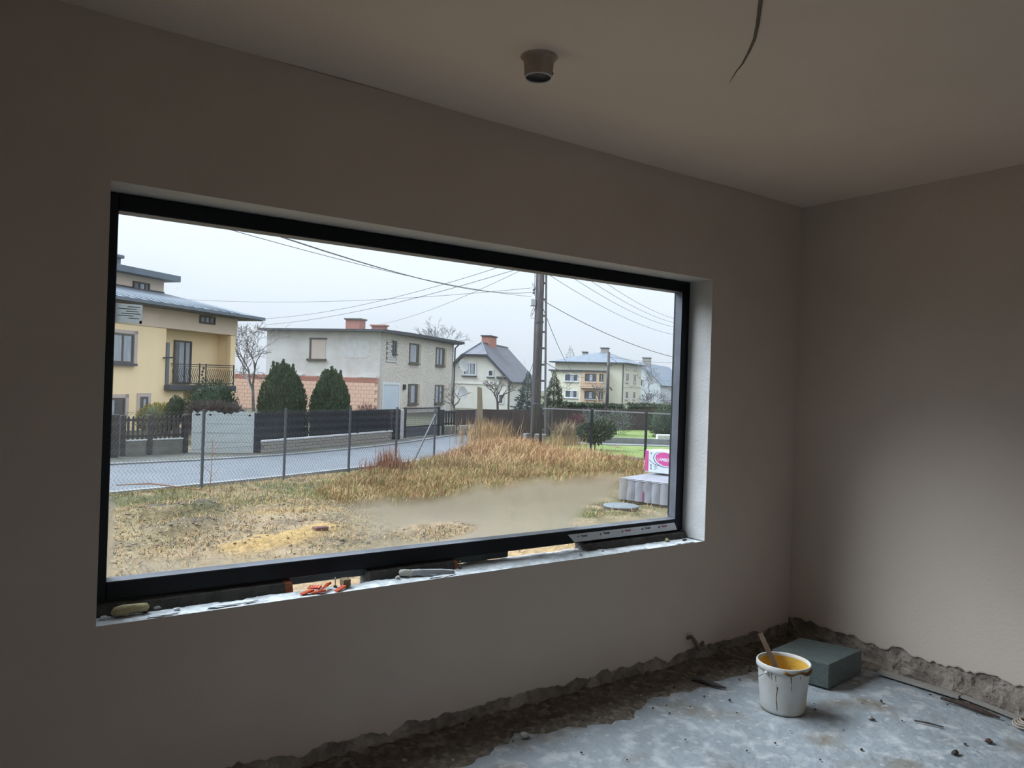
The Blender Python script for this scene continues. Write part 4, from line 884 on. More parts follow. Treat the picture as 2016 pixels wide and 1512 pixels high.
# ---- yellow house with balcony
H = thing('house', 'yellow rendered house with wavy-railed balcony behind the picket fence', 'house', (9.52, 32.21, 0), TH(36))
ym = lambda name, mb, m: mb.build(name, m, H)
ym('wall', MB().box(-13, -4.16, 0, 9, -.9, 3.32).box(-.28, 0, 0, 9, -.9, 3.32).box(-4.16, -.28, .72, 9, 1.05, 3.32).box(-3.13, -.28, 1.0, 9, -.9, .82).box(-4.16, -3.13, 0, 1.6, -.9, .82).box(-4.16, -3.13, 1.6, 9, -.9, .82), 'stucco_yellow')
ym('attic_band', MB().box(-13.0, .03, -.05, 9, 3.32, 4.16), 'stucco_beige'); ym('balcony_slab', MB().bevbox(-4.2, -.18, -.28, 1.6, .82, 1.06, .03), 'fascia_dark')
ym('pier', MB().bevbox(-.34, -.16, -.02, .2, -.9, 3.3, .02), 'stucco_yellow'); ym('side_screen', MB().box(-4.14, -4.0, -.05, .65, 1.06, 2.75), 'roof_metal')
rf_ = MB(); e = [(-14, -.75, 4.22), (1.02, -.75, 4.22), (1.02, 9.6, 4.22), (-14, 9.6, 4.22)]; rg = [(-10, 4.3, 5.42), (-2.1, 4.3, 5.42)]
rf_.add(e + rg, [(0, 1, 5, 4), (1, 2, 5), (2, 3, 4, 5), (3, 0, 4)]); ro = ym('roof', rf_, 'roof_metal')
MB().box(-14.02, 1.04, -.78, 9.62, 4.10, 4.225).build('fascia', 'roof_metal', ro); MB().box(-13.9, .95, -.70, 9.5, 4.06, 4.11).build('soffit', 'soffit_grey', ro)
for k in range(26): sx_ = -13.4 + .55 * k; MB().bar((sx_, -.75, 4.235), (min(max(sx_, -9.8), -2.3) * .75 + sx_ * .25, 3.0, 5.07), .03, .03).build('seam', 'roof_metal', ro) if -13 < sx_ < -.2 else None
dm = ym('roof_storey', MB().box(-9, -1.22, 3.0, 8, 4.6, 5.66), 'stucco_beige'); MB().bevbox(-9.4, -.74, 2.5, 8.5, 5.66, 5.93, .01).build('flat_roof', 'roof_metal', dm); MB().box(-9, -1.2, 2.97, 3.0, 4.9, 5.16).build('flashing', 'fascia_dark', dm)
window(H, 'f', -2.98, -2.08, 5.06, 5.42, 2.98, mull=(.38, .72), curtains=((.38, .68),))
ch_ = ym('chimney', MB().bevbox(-4.6, -3.42, 3.2, 4.2, 5.6, 6.42, .03), 'roof_metal'); MB().bevbox(-4.7, -3.34, 3.1, 4.3, 6.30, 6.44, .02).build('cap', 'roof_metal', ch_)
window(H, 'f', -7.2, -5.80, 1.84, 2.95, 0, mull=(.62,), curtains=((.05, .6), (.68, .95)), sill='fascia_dark', reveal=((-5.80, -5.62, 1.84, 3.08), (-7.3, -5.62, 2.95, 3.08)))
window(H, 'f', -2.40, -1.46, 3.68, 4.02, -.05, mull=(.33, .64), curtains=((.03, .3), (.36, .6)))
window(H, 'f', -7.0, -6.12, -.35, .55, 0, mull=(.5,), curtains=((.05, .45),), reveal=((-6.12, -5.95, -.35, .68), (-7.0, -5.95, .55, .68)))
window(H, 'f', -5.40, -5.02, -.2, .58, 0, curtains=((.4, .9),), reveal=((-5.55, -5.40, -.2, .72), (-5.02, -4.87, -.2, .72), (-5.4, -5.02, .58, .72)))
window(H, 'f', -2.98, -1.98, 1.10, 2.92, .70, mull=(.62,), curtains=((.25, .58), (.68, .95)), name='balcony_door')
rl = ym('balcony_railing', MB().tube([(-4.1, -.22, 1.90), (-.30, -.22, 1.95)], .02, 6).tube([(-4.1, -.22, 1.82), (-.30, -.22, 1.86)], .014, 6).tube([(-4.1, -.22, 1.12), (-.3, -.22, 1.14)], .018, 6), 'wrought_iron')
for x in (-2.48, -2.10, -.34): MB().tube([(x, -.22, 1.0), (x, -.22, 1.98)], .028, 6).build('rail_post', 'wrought_iron', rl)
wav = MB().tube([(.07 * math.sin(PI * 2 * i / 10) * (1 if i < 10 else 0), 0, .62 * i / 10) for i in range(11)], .013, 5).build('baluster', 'wrought_iron', rl); wav.location = (-3.95, -.22, 1.14)
for k in range(1, 29):
    x = -3.95 + .126 * k
    if x > -.40 or -2.55 < x < -2.06: continue
    share(wav, 'baluster', rl, (x, -.22, 1.14))
for k in range(5): MB().lump((-2.29 + .05 * math.sin(k * 2), -.22, 1.22 + .14 * k), (.075, .02, .06), k, 1).build('scroll', 'wrought_iron', rl)
MB().tube([(-4.35, -.05, 2.12), (-4.0, -.3, 2.16), (-3.95, -.3, 2.10)], .03, 6).build('lamp_bracket', 'fascia_dark', H)

# ---- grey two-storey house
G = thing('house', 'grey pebble-dashed two-storey house with flat roof behind the thujas', 'house', (20.98, 41.24, 0), TH(38))
gm = lambda name, mb, m, par=None: mb.build(name, m, par or G)
gm('wall', MB().box(0, 13.0, 0, .3, -.9, 4.62).box(12.7, 13.0, 0, 8.4, -.9, 4.62).box(.3, 13, 8.1, 8.4, -.9, 4.62), 'grit_grey'); gm('side_wall', MB().box(-.002, .3, -.001, 8.4, -.9, 4.62), 'grit_plain')
ro = gm('roof', MB().prism([(-.45, 4.62), (-.45, 4.76), (3.5, 4.84), (14.0, 4.90), (14.0, 4.70), (13.2, 4.60)], 'y', -.5, 8.8), 'roof_tar')
MB().prism([(-.47, 4.56), (-.47, 4.70), (14.05, 4.86), (14.05, 4.72)], 'y', -.54, -.48).build('gutter', 'fascia_dark', ro); MB().tube([(13.3, -.3, 4.6), (13.05, -.1, 4.3), (13.05, -.1, -.5)], .06, 6).build('downpipe', 'fascia_dark', ro)
def brick_chimney(par, x0, x1, y0, y1, z0, z1, m='brick_red', cap='concrete_panel', name='chimney'):
    c = MB().box(x0, x1, y0, y1, z0, z1).build(name, m, par); MB().bevbox(x0 - .1, x1 + .1, y0 - .1, y1 + .1, z1, z1 + .12, .02).build('cap', cap, c); return c
brick_chimney(G, 4.5, 5.4, 3.95, 5.05, 4.7, 5.78); brick_chimney(G, 4.7, 5.3, 2.15, 3.1, 4.7, 5.36, cap='brick_red')
for u0, u1, z0, z1, m_, c_ in ((4.42, 6.0, 2.80, 4.20, (.80,), ((.02, .76),)), (9.25, 10.95, 2.80, 4.18, (.45, .8), ((.48, .75), (.05, .25))), (4.45, 6.0, -.06, 1.35, (.8,), ((.25, .7),)), (9.3, 11.0, -.10, 1.33, (.50, .82), ((.02, .3), (.55, .78)))):
    w = window(G, 'f', u0, u1, z0, z1, 0, mull=m_, curtains=c_, sill='wframe_brown', fw=.10); MB().box(u1, u1 + .42, -.03, 0, z0, z1).build('surround', 'reveal_tan', w)
gd = window(G, 'f', .42, 3.05, -.8, 1.42, 0, frame='wframe_white', fw=.16, glass='sheet_blue', name='door_opening')
MB().box(3.55, 3.85, -.12, 0, .95, 1.30).build('letter_box', 'black_paint', G)
ap = gm('block_infill', MB().box(.82, 2.45, -.02, 0, 2.72, 4.2), 'mortar_grey'); ab = None
for r in range(9):
    for k in range(5):
        x = .84 + k * .33 + (.16 if r % 2 else 0); z = 2.74 + r * .162
        if x + .28 > 2.45 or (x + .28 > 1.72 and z > 3.2): continue
        if ab is None: ab = MB().bevbox(0, .30, -.05, -.018, 0, .145, .012).build('brick', 'aac_white', ap); ab.location = (x, 0, z)
        else: share(ab, 'brick', ap, (x, 0, z))
window(G, 'f', 1.75, 2.20, 3.30, 4.17, -.02, sill='wframe_brown', fw=.12)
bw = gm('bricked_up_window', MB().box(-.02, 0, 3.95, 5.08, 2.80, 4.08), 'stucco_pink')
for b_ in ((-.05, 0, 3.85, 5.15, 4.08, 4.18), (-.05, 0, 5.0, 5.12, 2.80, 4.08), (-.12, 0, 3.85, 5.28, 2.66, 2.80)): MB().box(*b_).build('old_frame', 'wframe_brown', bw)
MB().prism([(1.78 + 1.02 * max(-1, min(1, 1.25 * math.cos(a))) + .07 * noise.noise(Vector((a * 5, 1, 2))), 3.52 + .60 * max(-1, min(1, 1.25 * math.sin(a))) + .07 * noise.noise(Vector((a * 6, 4, 2)))) for a in [2 * PI * i / 60 for i in range(60)]], 'x', -.012, .01).build('plaster_patch', 'patch_grey', G)
for px, pz in ((13.2, 2.95), (13.25, .75)):
    d_ = MB().lathe([(.02, 0), (.35, .05), (.52, .14)], 20, cap1=False).build('satellite_dish', 'white_post', G, True); d_.location = (px + .6, -.5, pz); d_.rotation_euler = (TH(75), 0, TH(-25)); MB().tube([(0, 0, 0), (.0, -.05, -.5)], .03, 5).build('arm', 'fascia_dark', d_)
# unplastered block annex along the side of the grey house
A_ = thing('block_annex', 'low unplastered terracotta block annex behind the thujas', 'annex', (20.98, 41.24, 0), TH(38))
MB().box(-.29, -.02, -.05, 11.4, -.9, 1.66).build('core_wall', 'mortar_pink', A_)
bl = br_ = None
for r in range(9):
    z = -.62 + r * .245
    top_ = r >= 8
    if not top_:
        for k in range(30):
            y = -.04 + k * .385 + (.19 if r % 2 else 0)
            if y + .37 > 11.4: continue
            if bl is None: bl = MB().bevbox(-.315, -.285, 0, .372, 0, .232, .006).build('block', 'block_clay', A_); bl.location = (0, y, z)
            else: share(bl, 'block', A_, (0, y, z))
for r in range(3):
    for k in range(43):
        y = -.04 + k * .27 + (.13 if r % 2 else 0); z = 1.345 + r * .105
        if y + .25 > 11.4: continue
        if br_ is None: br_ = MB().bevbox(-.318, -.285, 0, .255, 0, .092, .006).build('brick', 'brick_red', A_); br_.location = (0, y, z)
        else: share(br_, 'brick', A_, (0, y, z))
for y0, y1 in ((.1, 1.4), (5.4, 6.2), (4.0, 4.4)): MB().bevbox(-.33, -.05, y0, y1, 1.66, 1.78, .01).build('lintel', 'aac_white', A_)

# ---- white gabled house with grey tiled half-hip roof
W3 = thing('house', 'off-white gabled house with grey half-hipped tile roof behind bare trees', 'house', (38.04, 51.18, 0), TH(39))
MB().prism([(0, -.9), (6.18, -.9), (6.18, 2.0), (4.2, 4.05), (2.0, 4.05), (0, 2.0)], 'x', 0, 10).build('wall', 'stucco_white', W3)
rf_ = MB(); o_ = .35
A0, A1, B0, B1 = (-o_, -.35, 1.78), (10.3, -.35, 1.78), (-o_, 6.53, 1.78), (10.3, 6.53, 1.78); K0, K1 = (-o_, 1.95, 4.06), (-o_, 4.23, 4.06); R0, R1 = (1.7, 3.09, 5.30), (10.3, 3.09, 5.30)
rf_.add([A0, A1, R1, R0, K0, B0, B1, K1], [(0, 1, 2, 3, 4), (5, 7, 3, 2, 6), (4, 3, 7)]); ro = rf_.build('roof', 'roof_tiles', W3); so_ = ro.modifiers.new('thickness', 'SOLIDIFY'); so_.thickness = .14; so_.offset = -1
for a, b in ((A0, K0), (K0, K1), (K1, B0)): MB().bar(a, b, .12, .16).build('verge_board', 'fascia_dark', ro)
MB().tube([K0, R0], .09, 6).build('hip_cap', 'roof_tiles', ro); MB().tube([K1, R0], .09, 6).build('hip_cap', 'roof_tiles', ro); MB().tube([R0, R1], .09, 6).build('ridge_cap', 'roof_tiles', ro); MB().tube([(-.2, -.42, 1.74), (10.3, -.42, 1.74)], .08, 6).build('gutter', 'fascia_dark', ro)
MB().tube([(.1, -.3, 1.74), (.1, -.1, 1.4), (.1, -.1, -.7)], .06, 6).build('downpipe', 'fascia_dark', W3)
brick_chimney(W3, 3.2, 5.2, 2.75, 3.6, 4.6, 5.95, 'brick_red', 'fascia_dark')
window(W3, 's', 2.98, 4.22, 2.22, 3.42, 0, 'wframe_white', .12, mull=(.5,), curtains=((.55, .9), (.1, .4)), sill='fascia_dark'); window(W3, 's', 1.34, 1.88, 2.18, 2.80, 0, 'wframe_white', .10, sill='fascia_dark')
MB().box(-.06, 0, 0, 6.18, 1.48, 1.58).build('string_course', 'stucco_white', W3); MB().bevbox(-.25, 0, .25, 1.0, 2.02, 2.22, .01).build('eave_box', 'fascia_dark', W3)
window(W3, 's', .35, .85, -.2, .7, 0, 'wframe_white', .1)
# ---- cream house in the distance
W4 = thing('house', 'distant cream house with peach balcony bay and hipped roof', 'house', (77.01, 77.43, 0), TH(30))
MB().box(0, 10.6, 0, 10.6, -1.6, 5.3).build('wall', 'stucco_cream', W4)
rf_ = MB().add([(-.7, -.7, 5.32), (11.3, -.7, 5.32), (11.3, 11.3, 5.32), (-.7, 11.3, 5.32), (4.4, 4.2, 7.1), (5.6, 4.2, 7.1), (5.0, 6.0, 7.0)], [(0, 1, 5, 4), (1, 2, 6, 5), (2, 3, 6), (3, 0, 4, 6), (4, 5, 6)]); ro = rf_.build('roof', 'roof_metal', W4)
MB().box(-.72, 11.32, -.72, 11.32, 5.16, 5.325).build('fascia', 'fascia_dark', ro)
brick_chimney(W4, 3.8, 4.6, 3.6, 4.7, 6.2, 7.6, 'plinth_brick', 'fascia_dark'); brick_chimney(W4, 3.8, 4.4, 6.95, 7.65, 6.0, 6.95, 'plinth_brick', 'fascia_dark')
MB().box(-1.2, 0, 2.35, 10.8, -1.6, 3.86).build('front_wing', 'stucco_cream', W4); MB().box(-1.5, .3, 2.2, 11.1, 3.86, 4.06).build('wing_roof', 'fascia_dark', W4)
bay = MB().box(-1.35, -1.15, 2.4, 5.95, -1.4, 3.86).build('balcony_bay', 'stucco_peach', W4); MB().box(-1.9, -1.15, 2.4, 5.95, 1.45, 1.65).build('balcony_floor', 'stucco_beige', bay)
MB().box(-1.95, -1.85, 2.4, 5.9, 1.65, 1.78).box(-1.95, -1.85, 2.4, 5.9, 2.22, 2.34).build('balcony_rail', 'stucco_peach', bay)
for k in range(12): MB().tube([(-1.9, 2.5 + .29 * k, 1.7), (-1.9, 2.5 + .29 * k, 2.3)], .05, 5).build('baluster', 'stucco_peach', bay)
for u0, u1, z0, z1, of in ((6.4, 8.6, 2.32, 3.48, -1.2), (6.45, 8.45, -.12, 1.04, -1.2), (3.6, 5.3, 2.42, 3.56, -1.36), (2.5, 3.1, 2.42, 3.56, -1.36), (3.58, 5.3, -.17, 1.0, -1.36), (2.5, 3.1, -.17, 1.0, -1.36)): window(W4, 's', u0, u1, z0, z1, of, 'wframe_white' if u0 > 6 else 'wframe_brown', .12, curtains=((.3, .6),), sill='white_post')
for u0, u1, z0, z1 in ((1.7, 3.3, 2.5, 3.95), (5.9, 7.4, 2.48, 3.92), (1.75, 3.3, -.04, 1.24), (5.9, 7.4, -.05, 1.2), (1.9, 3.0, 4.45, 5.1), (6.4, 7.6, 4.45, 5.05)): window(W4, 'f', u0, u1, z0, z1, 0, 'wframe_white', .15, sill='white_post')
MB().box(0, 10.6, -.06, 0, 1.75, 1.88).build('string_course', 'stucco_white', W4); MB().tube([(-.1, -.1, 5.2), (-.1, -.1, -1)], .08, 6).build('downpipe', 'fascia_dark', W4)
# ---- pale gabled house at the right
W5 = thing('house', 'pale distant gabled house partly hidden by the right window stile', 'house', (92.69, 84.67, 0), TH(32))
mat('stucco_pale', (.56, .60, .63), (.50, .54, .57), .8, .9); mat('roof_pale', (.20, .24, .29), (.17, .205, .25), 1, .8)  # pale to put the distance haze into the wall and roof colour
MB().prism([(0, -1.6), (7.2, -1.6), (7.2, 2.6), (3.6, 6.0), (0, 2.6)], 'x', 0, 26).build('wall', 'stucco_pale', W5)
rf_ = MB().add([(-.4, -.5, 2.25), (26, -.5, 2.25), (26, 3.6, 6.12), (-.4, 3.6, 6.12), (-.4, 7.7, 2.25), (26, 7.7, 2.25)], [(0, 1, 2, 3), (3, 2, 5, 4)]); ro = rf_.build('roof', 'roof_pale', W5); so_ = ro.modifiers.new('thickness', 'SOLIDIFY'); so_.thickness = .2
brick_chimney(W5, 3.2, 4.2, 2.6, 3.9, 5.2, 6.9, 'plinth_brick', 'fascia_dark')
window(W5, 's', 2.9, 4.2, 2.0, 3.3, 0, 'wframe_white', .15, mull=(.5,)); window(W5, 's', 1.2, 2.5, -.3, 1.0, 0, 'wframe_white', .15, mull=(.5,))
# ================================================================ TREES, SHRUBS, HEDGES
for nm, c in dict(thuja=(.072, .108, .055), thuja_core=(.025, .042, .024), golden=(.235, .20, .035), bush_green=(.060, .082, .045), shrub_brown=(.12, .098, .088), spruce=(.075, .105, .10), pine_far=(.10, .135, .125), laurel=(.085, .105, .062), grey_shrub=(.13, .15, .13), bark=(.115, .10, .095), bark_grey=(.15, .14, .14), twig_far=(.24, .245, .26), tan_grass=(.30, .22, .14), hedge_green=(.075, .095, .055), wine=(.13, .05, .055)).items(): mat(nm, c, tuple(x * .65 for x in c), 1.3, .9, spec=.15)  # twig_far is paler and bluish, with mist put into its colour
def flake(mb, p, d, l, w, r):
    d = d.normalized(); s_ = d.cross(Vector((r.uniform(-1, 1), r.uniform(-1, 1), r.uniform(-1, 1)))); s_ = s_.normalized() * w if s_.length > 1e-4 else Vector((w, 0, 0))
    n = len(mb.v); mb.v += [tuple(p - s_ * .5), tuple(p + d * l * .5 + s_), tuple(p + d * l), tuple(p + d * l * .5 - s_)]; mb.f.append((n, n + 1, n + 2, n + 3)); mb.mi.append(0)
def cloud(name, label, cat, loc, lumps, m, core, count, l, w, up=.4, seed=1, group=None, stem=None):
    """foliage: a dark lumpy core clothed with many small leaf flakes"""
    r = random.Random(seed); t = thing(name, label, cat, loc, 0, group); mb = MB(); cb = MB()
    tot = sum(b[3] * b[5] + b[3] * b[4] for b in lumps)
    for i, (x, y, z, rx, ry, rz) in enumerate(lumps):
        cb.lump((x, y, z), (rx * .88, ry * .88, rz * .88), seed + i, 3, .25, 2.0)
        for _ in range(int(count * (rx * rz + rx * ry) / tot)):
            d = Vector((r.gauss(0, 1), r.gauss(0, 1), r.gauss(0, 1))).normalized(); k = r.uniform(.82 if core else .45, 1.04) * (1 + .2 * noise.noise(d * 2.0 + Vector((seed + i, 0, 0))))
            p = Vector((x + d.x * rx * k, y + d.y * ry * k, z + d.z * rz * k)); flake(mb, p, d + Vector((0, 0, up)) + Vector((r.gauss(0, .3), r.gauss(0, .3), r.gauss(0, .3))), l * r.uniform(.6, 1.3), w * r.uniform(.6, 1.2), r)
    if core: cb.build('inner_foliage', core, t, True)
    o = mb.build('foliage', m, t, fix=False); o['kind'] = 'stuff'
    if stem: MB().tube([(0, 0, 0), (0, 0, stem)], .04, 6).build('stem', 'bark', t)
    return t
def thuja(label, loc, R, Ht, seed):
    r = random.Random(seed); t = thing('thuja', label, 'conifer', loc, 0, 'thujas behind the slat fence'); cb = MB(); mb = MB()
    tips = [(0, 0, Ht * 1.05)] + [(R * .45 * math.cos(a), R * .45 * math.sin(a), Ht * r.uniform(.95, 1.03)) for a in [r.uniform(0, .8) + 2 * PI * k / 5 for k in range(5)]]
    def rad(h): return R * (1.04 - .25 * abs(h - .28) if h < .45 else 1.0 * math.cos((h - .45) / .55 * PI / 2) ** .62)
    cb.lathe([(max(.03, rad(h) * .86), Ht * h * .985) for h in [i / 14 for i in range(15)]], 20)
    for _ in range(5200):
        h = r.random() ** 1.15; a = r.uniform(0, 2 * PI); k = rad(h) * (1 + .10 * noise.noise(Vector((math.cos(a) * 2.5, math.sin(a) * 2.5, h * 7 + seed)))) * r.uniform(.84, 1.02)
        p = Vector((k * math.cos(a), k * math.sin(a), Ht * h)); flake(mb, p, Vector((math.cos(a) * .5, math.sin(a) * .5, 1.1)) + Vector((r.gauss(0, .25), r.gauss(0, .25), 0)), .11 * r.uniform(.7, 1.4), .026, r)
    for x, y, z in tips:
        for _ in range(90):
            u = r.random() ** .6; p = Vector((x + r.gauss(0, .055) * (1.2 - u), y + r.gauss(0, .055) * (1.2 - u), z - .32 + .36 * u)); flake(mb, p, Vector((r.gauss(0, .2), r.gauss(0, .2), 1)), .10, .022, r)
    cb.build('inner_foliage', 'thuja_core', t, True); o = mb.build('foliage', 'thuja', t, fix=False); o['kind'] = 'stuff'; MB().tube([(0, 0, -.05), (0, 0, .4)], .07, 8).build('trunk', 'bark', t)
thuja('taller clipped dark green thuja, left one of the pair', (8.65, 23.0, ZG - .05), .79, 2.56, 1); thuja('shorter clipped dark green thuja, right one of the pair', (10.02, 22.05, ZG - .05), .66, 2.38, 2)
cloud('golden_shrub', 'low rounded golden-yellow shrub above the picket fence', 'shrub', (4.72, 23.3, ZG), [(0, 0, .62, .60, .5, .50), (.28, -.1, .66, .38, .35, .40)], 'golden', 'bush_green', 3200, .07, .02, .7, 3, stem=.3)
cloud('round_shrub', 'small round dark green shrub beside the golden one', 'shrub', (5.22, 22.9, ZG), [(0, 0, .95, .27, .26, .42)], 'bush_green', 'thuja_core', 1500, .06, .017, .5, 4, stem=.6)
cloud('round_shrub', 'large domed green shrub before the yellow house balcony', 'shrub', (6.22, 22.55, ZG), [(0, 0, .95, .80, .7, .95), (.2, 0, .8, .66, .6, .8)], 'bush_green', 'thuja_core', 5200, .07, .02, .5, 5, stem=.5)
cloud('brown_hedge', 'bare brownish hedge shrub in front of the domed green one', 'shrub', (6.05, 21.75, ZG), [(-.40, 0, .75, .42, .35, .52), (.15, -.1, .78, .5, .35, .52), (.55, -.25, .72, .38, .35, .50)], 'shrub_brown', None, 10000, .12, .010, .3, 6, stem=.4)
cloud('wine_shrub', 'low wine-red bare shrub right of the thujas behind the slat fence', 'shrub', (11.35, 21.95, ZG), [(0, 0, .82, .42, .35, .42)], 'wine', None, 1500, .13, .006, .6, 7, stem=.8)
def spruce(label, loc, Ht, R, m, seed, name='spruce', n=1900, grp=None, l=.26):
    r = random.Random(seed); t = thing(name, label, 'conifer', loc, 0, grp); mb = MB()
    for i in range(n):
        h = r.random() ** .8; a = r.uniform(0, 2 * PI); lay = .78 + .22 * math.sin(h * 34); k = R * (1 - h) ** .85 * lay * r.uniform(.35, 1.05) + .03
        p = Vector((k * math.cos(a), k * math.sin(a), Ht * (.06 + .94 * h) - .10 * k)); flake(mb, p, Vector((math.cos(a), math.sin(a), -.25 if r.random() < .6 else .55)) + Vector((r.gauss(0, .3), r.gauss(0, .3), r.gauss(0, .2))), l * (1.2 - h) * r.uniform(.6, 1.2), .045 * (1.2 - h), r)
    o = mb.build('branches', m, t, fix=False); o['kind'] = 'stuff'; MB().tube([(0, 0, 0), (0, 0, Ht * .97)], [.09, .015], 6).build('trunk', 'bark', t)
spruce('bluish spruce left of the utility pole', (26.9, 33.3, ZG), 2.95, 1.05, 'spruce', 1, n=3200); spruce('bushy grey-green conifer right behind the utility pole', (31.3, 36.3, ZG), 3.1, 1.0, 'laurel', 2, 'conifer', 3200)
spruce('far spruce tip showing above the cream house roof', (90.0, 105.0, 1.0), 8.2, 2.6, 'pine_far', 3, n=900, l=1.1)
def bare_tree(label, loc, Ht, spread, m, seed, depth=5, r0=.10, trunk=.3, name='bare_tree', twist=.35, minr=.008):
    r = random.Random(seed); t = thing(name, label, 'tree', loc); mb = MB(); tb = MB()
    def grow(p, d, l, rad, lev):
        q = p + d * l; mid = p.lerp(q, .5) + Vector((r.gauss(0, .06), r.gauss(0, .06), r.gauss(0, .03))) * l
        (tb if lev == 0 else mb).tube([p, mid, q], [rad, rad * .85, rad * .72], 5 if lev < 2 else 3, False)
        if lev >= depth: return
        for k in range(r.choice((2, 3, 3)) if lev < 2 else r.choice((2, 2, 3))):
            nd = (d + Vector((r.gauss(0, spread), r.gauss(0, spread), r.gauss(.12, twist)))).normalized(); grow(q.lerp(p, r.uniform(0, .35) if k else 0), nd, l * r.uniform(.62, .86), max(minr, rad * .62), lev + 1)
    grow(Vector((0, 0, 0)), Vector((r.gauss(0, .04), r.gauss(0, .04), 1)).normalized(), Ht * trunk, r0, 0)
    tb.build('trunk', m, t); o = mb.build('branches', m, t, fix=False); o['kind'] = 'stuff'
bare_tree('tall bare tree between the yellow and grey houses', (13.7, 43.2, ZG), 4.5, .50, 'bark_grey', 12, 7, .10, .36, minr=.011); bare_tree('bare tree crown beside the left edge of the grey house', (15.0, 50.5, ZG), 4.8, .5, 'bark_grey', 5, 6, .10, .36, minr=.011)
bare_tree('low spreading bare fruit tree before the white gabled house', (28.6, 38.9, ZG), 3.4, .85, 'bark', 9, 6, .10, .27, twist=.22, minr=.012); bare_tree('crooked bare fruit tree at the right corner of the grey house', (23.2, 35.6, ZG), 2.6, .9, 'bark', 21, 5, .08, .3, twist=.25, minr=.012)
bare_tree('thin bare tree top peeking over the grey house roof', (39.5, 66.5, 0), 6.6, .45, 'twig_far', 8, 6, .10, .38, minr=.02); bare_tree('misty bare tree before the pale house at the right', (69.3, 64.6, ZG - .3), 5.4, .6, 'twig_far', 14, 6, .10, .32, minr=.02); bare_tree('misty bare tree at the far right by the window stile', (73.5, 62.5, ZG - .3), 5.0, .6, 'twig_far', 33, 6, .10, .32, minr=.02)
bare_tree('slender bare tree in front of the cream house', (46.5, 54.0, ZG), 3.0, .6, 'bark_grey', 41, 5, .05, .34, minr=.016); bare_tree('small bare tree before the cream house bay', (49.5, 52.0, ZG), 3.2, .65, 'bark_grey', 43, 5, .05, .3, minr=.016)
# neighbour's garden
cloud('rhododendron', 'dark glossy rhododendron behind the right wire fence', 'shrub', (16.95, 16.1, ZG), [(0, 0, .62, .42, .36, .34), (.25, -.2, .70, .30, .3, .28), (-.22, .15, .60, .28, .3, .26)], 'laurel', 'thuja_core', 1500, .13, .035, .2, 51, stem=.5)
mb = MB(); rg_ = random.Random(4)
for _ in range(420): blade(mb, 17.3 + rg_.gauss(0, .22), 18.1 + rg_.gauss(0, .2), ZG, rg_.uniform(.5, 1.15), .010, rg_.uniform(.1, .6), rg_.uniform(0, 6.28), 0)
tag(mb.build('ornamental_grass', 'tan_grass', fix=False), 'tan ornamental grass clump beside the utility pole', 'grass clump', kind='stuff')
for i, (x, y, rx, rz, m, lab) in enumerate(((21.6, 21.6, .75, .62, 'grey_shrub', 'grey twiggy shrub left in the neighbouring garden'), (23.4, 21.9, .85, .62, 'grey_shrub', 'broad green shrub in the neighbouring garden centre'), (25.0, 20.4, .85, .72, 'bush_green', 'dark green shrub at the right of the neighbouring garden'), (20.75, 21.5, .5, .5, 'wine', 'reddish bare shrub left against the brown fence'), (27.0, 20.6, .9, .8, 'grey_shrub', 'grey-green shrub beside the right window stile'))):
    cloud('garden_shrub', lab, 'shrub', (x, y, ZG), [(0, 0, rz * .9, rx, rx * .8, rz), (.4 * rx, .2, rz * 1.1, rx * .6, rx * .6, rz * .7)], m, None if m in ('wine', 'grey_shrub') else 'thuja_core', 1700, .13, .03 if m not in ('wine', 'grey_shrub') else .012, .3, 60 + i, stem=.5)
def hedge(label, A, B, h, th, seed):
    L_, az = along(A, B); t = thing('hedge', label, 'hedge', (A[0], A[1], ZG - .05), az); r = random.Random(seed); mb = MB()
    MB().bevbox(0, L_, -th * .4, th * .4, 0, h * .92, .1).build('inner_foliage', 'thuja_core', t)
    for _ in range(int(L_ * 420)):
        x = r.uniform(0, L_); f_ = r.random(); p = Vector((x, -th / 2, r.uniform(0, h))) if f_ < .7 else Vector((x, r.uniform(-th / 2, th / 2), h)); p += Vector((r.gauss(0, .05), r.gauss(0, .05), r.gauss(0, .06) + .08 * noise.noise(Vector((x * .8, seed, 0)))))
        flake(mb, p, Vector((r.gauss(0, .5), -1 if f_ < .7 else r.gauss(0, .4), r.uniform(0, 1))), .16, .05, r)
    o = mb.build('foliage', 'hedge_green', t, fix=False); o['kind'] = 'stuff'
hedge('clipped dark hedge below the cream house, left stretch', (37.6, 44.3), (42.4, 41.1), .80, .8, 1); hedge('clipped dark hedge below the cream house, right stretch', (42.6, 40.9), (50.0, 36.0), .88, .8, 2)
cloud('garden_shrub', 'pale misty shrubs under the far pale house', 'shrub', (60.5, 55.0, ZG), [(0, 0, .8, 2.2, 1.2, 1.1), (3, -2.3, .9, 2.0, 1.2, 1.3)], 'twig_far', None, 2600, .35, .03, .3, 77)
tag(MB().bevbox(0, .8, -.15, .15, 0, .32, .03).build('garden_wall', 'white_post', loc=(22.3, 18.4, ZG)), 'short pale garden wall among the neighbouring shrubs', 'wall').rotation_euler = (0, 0, -.6)
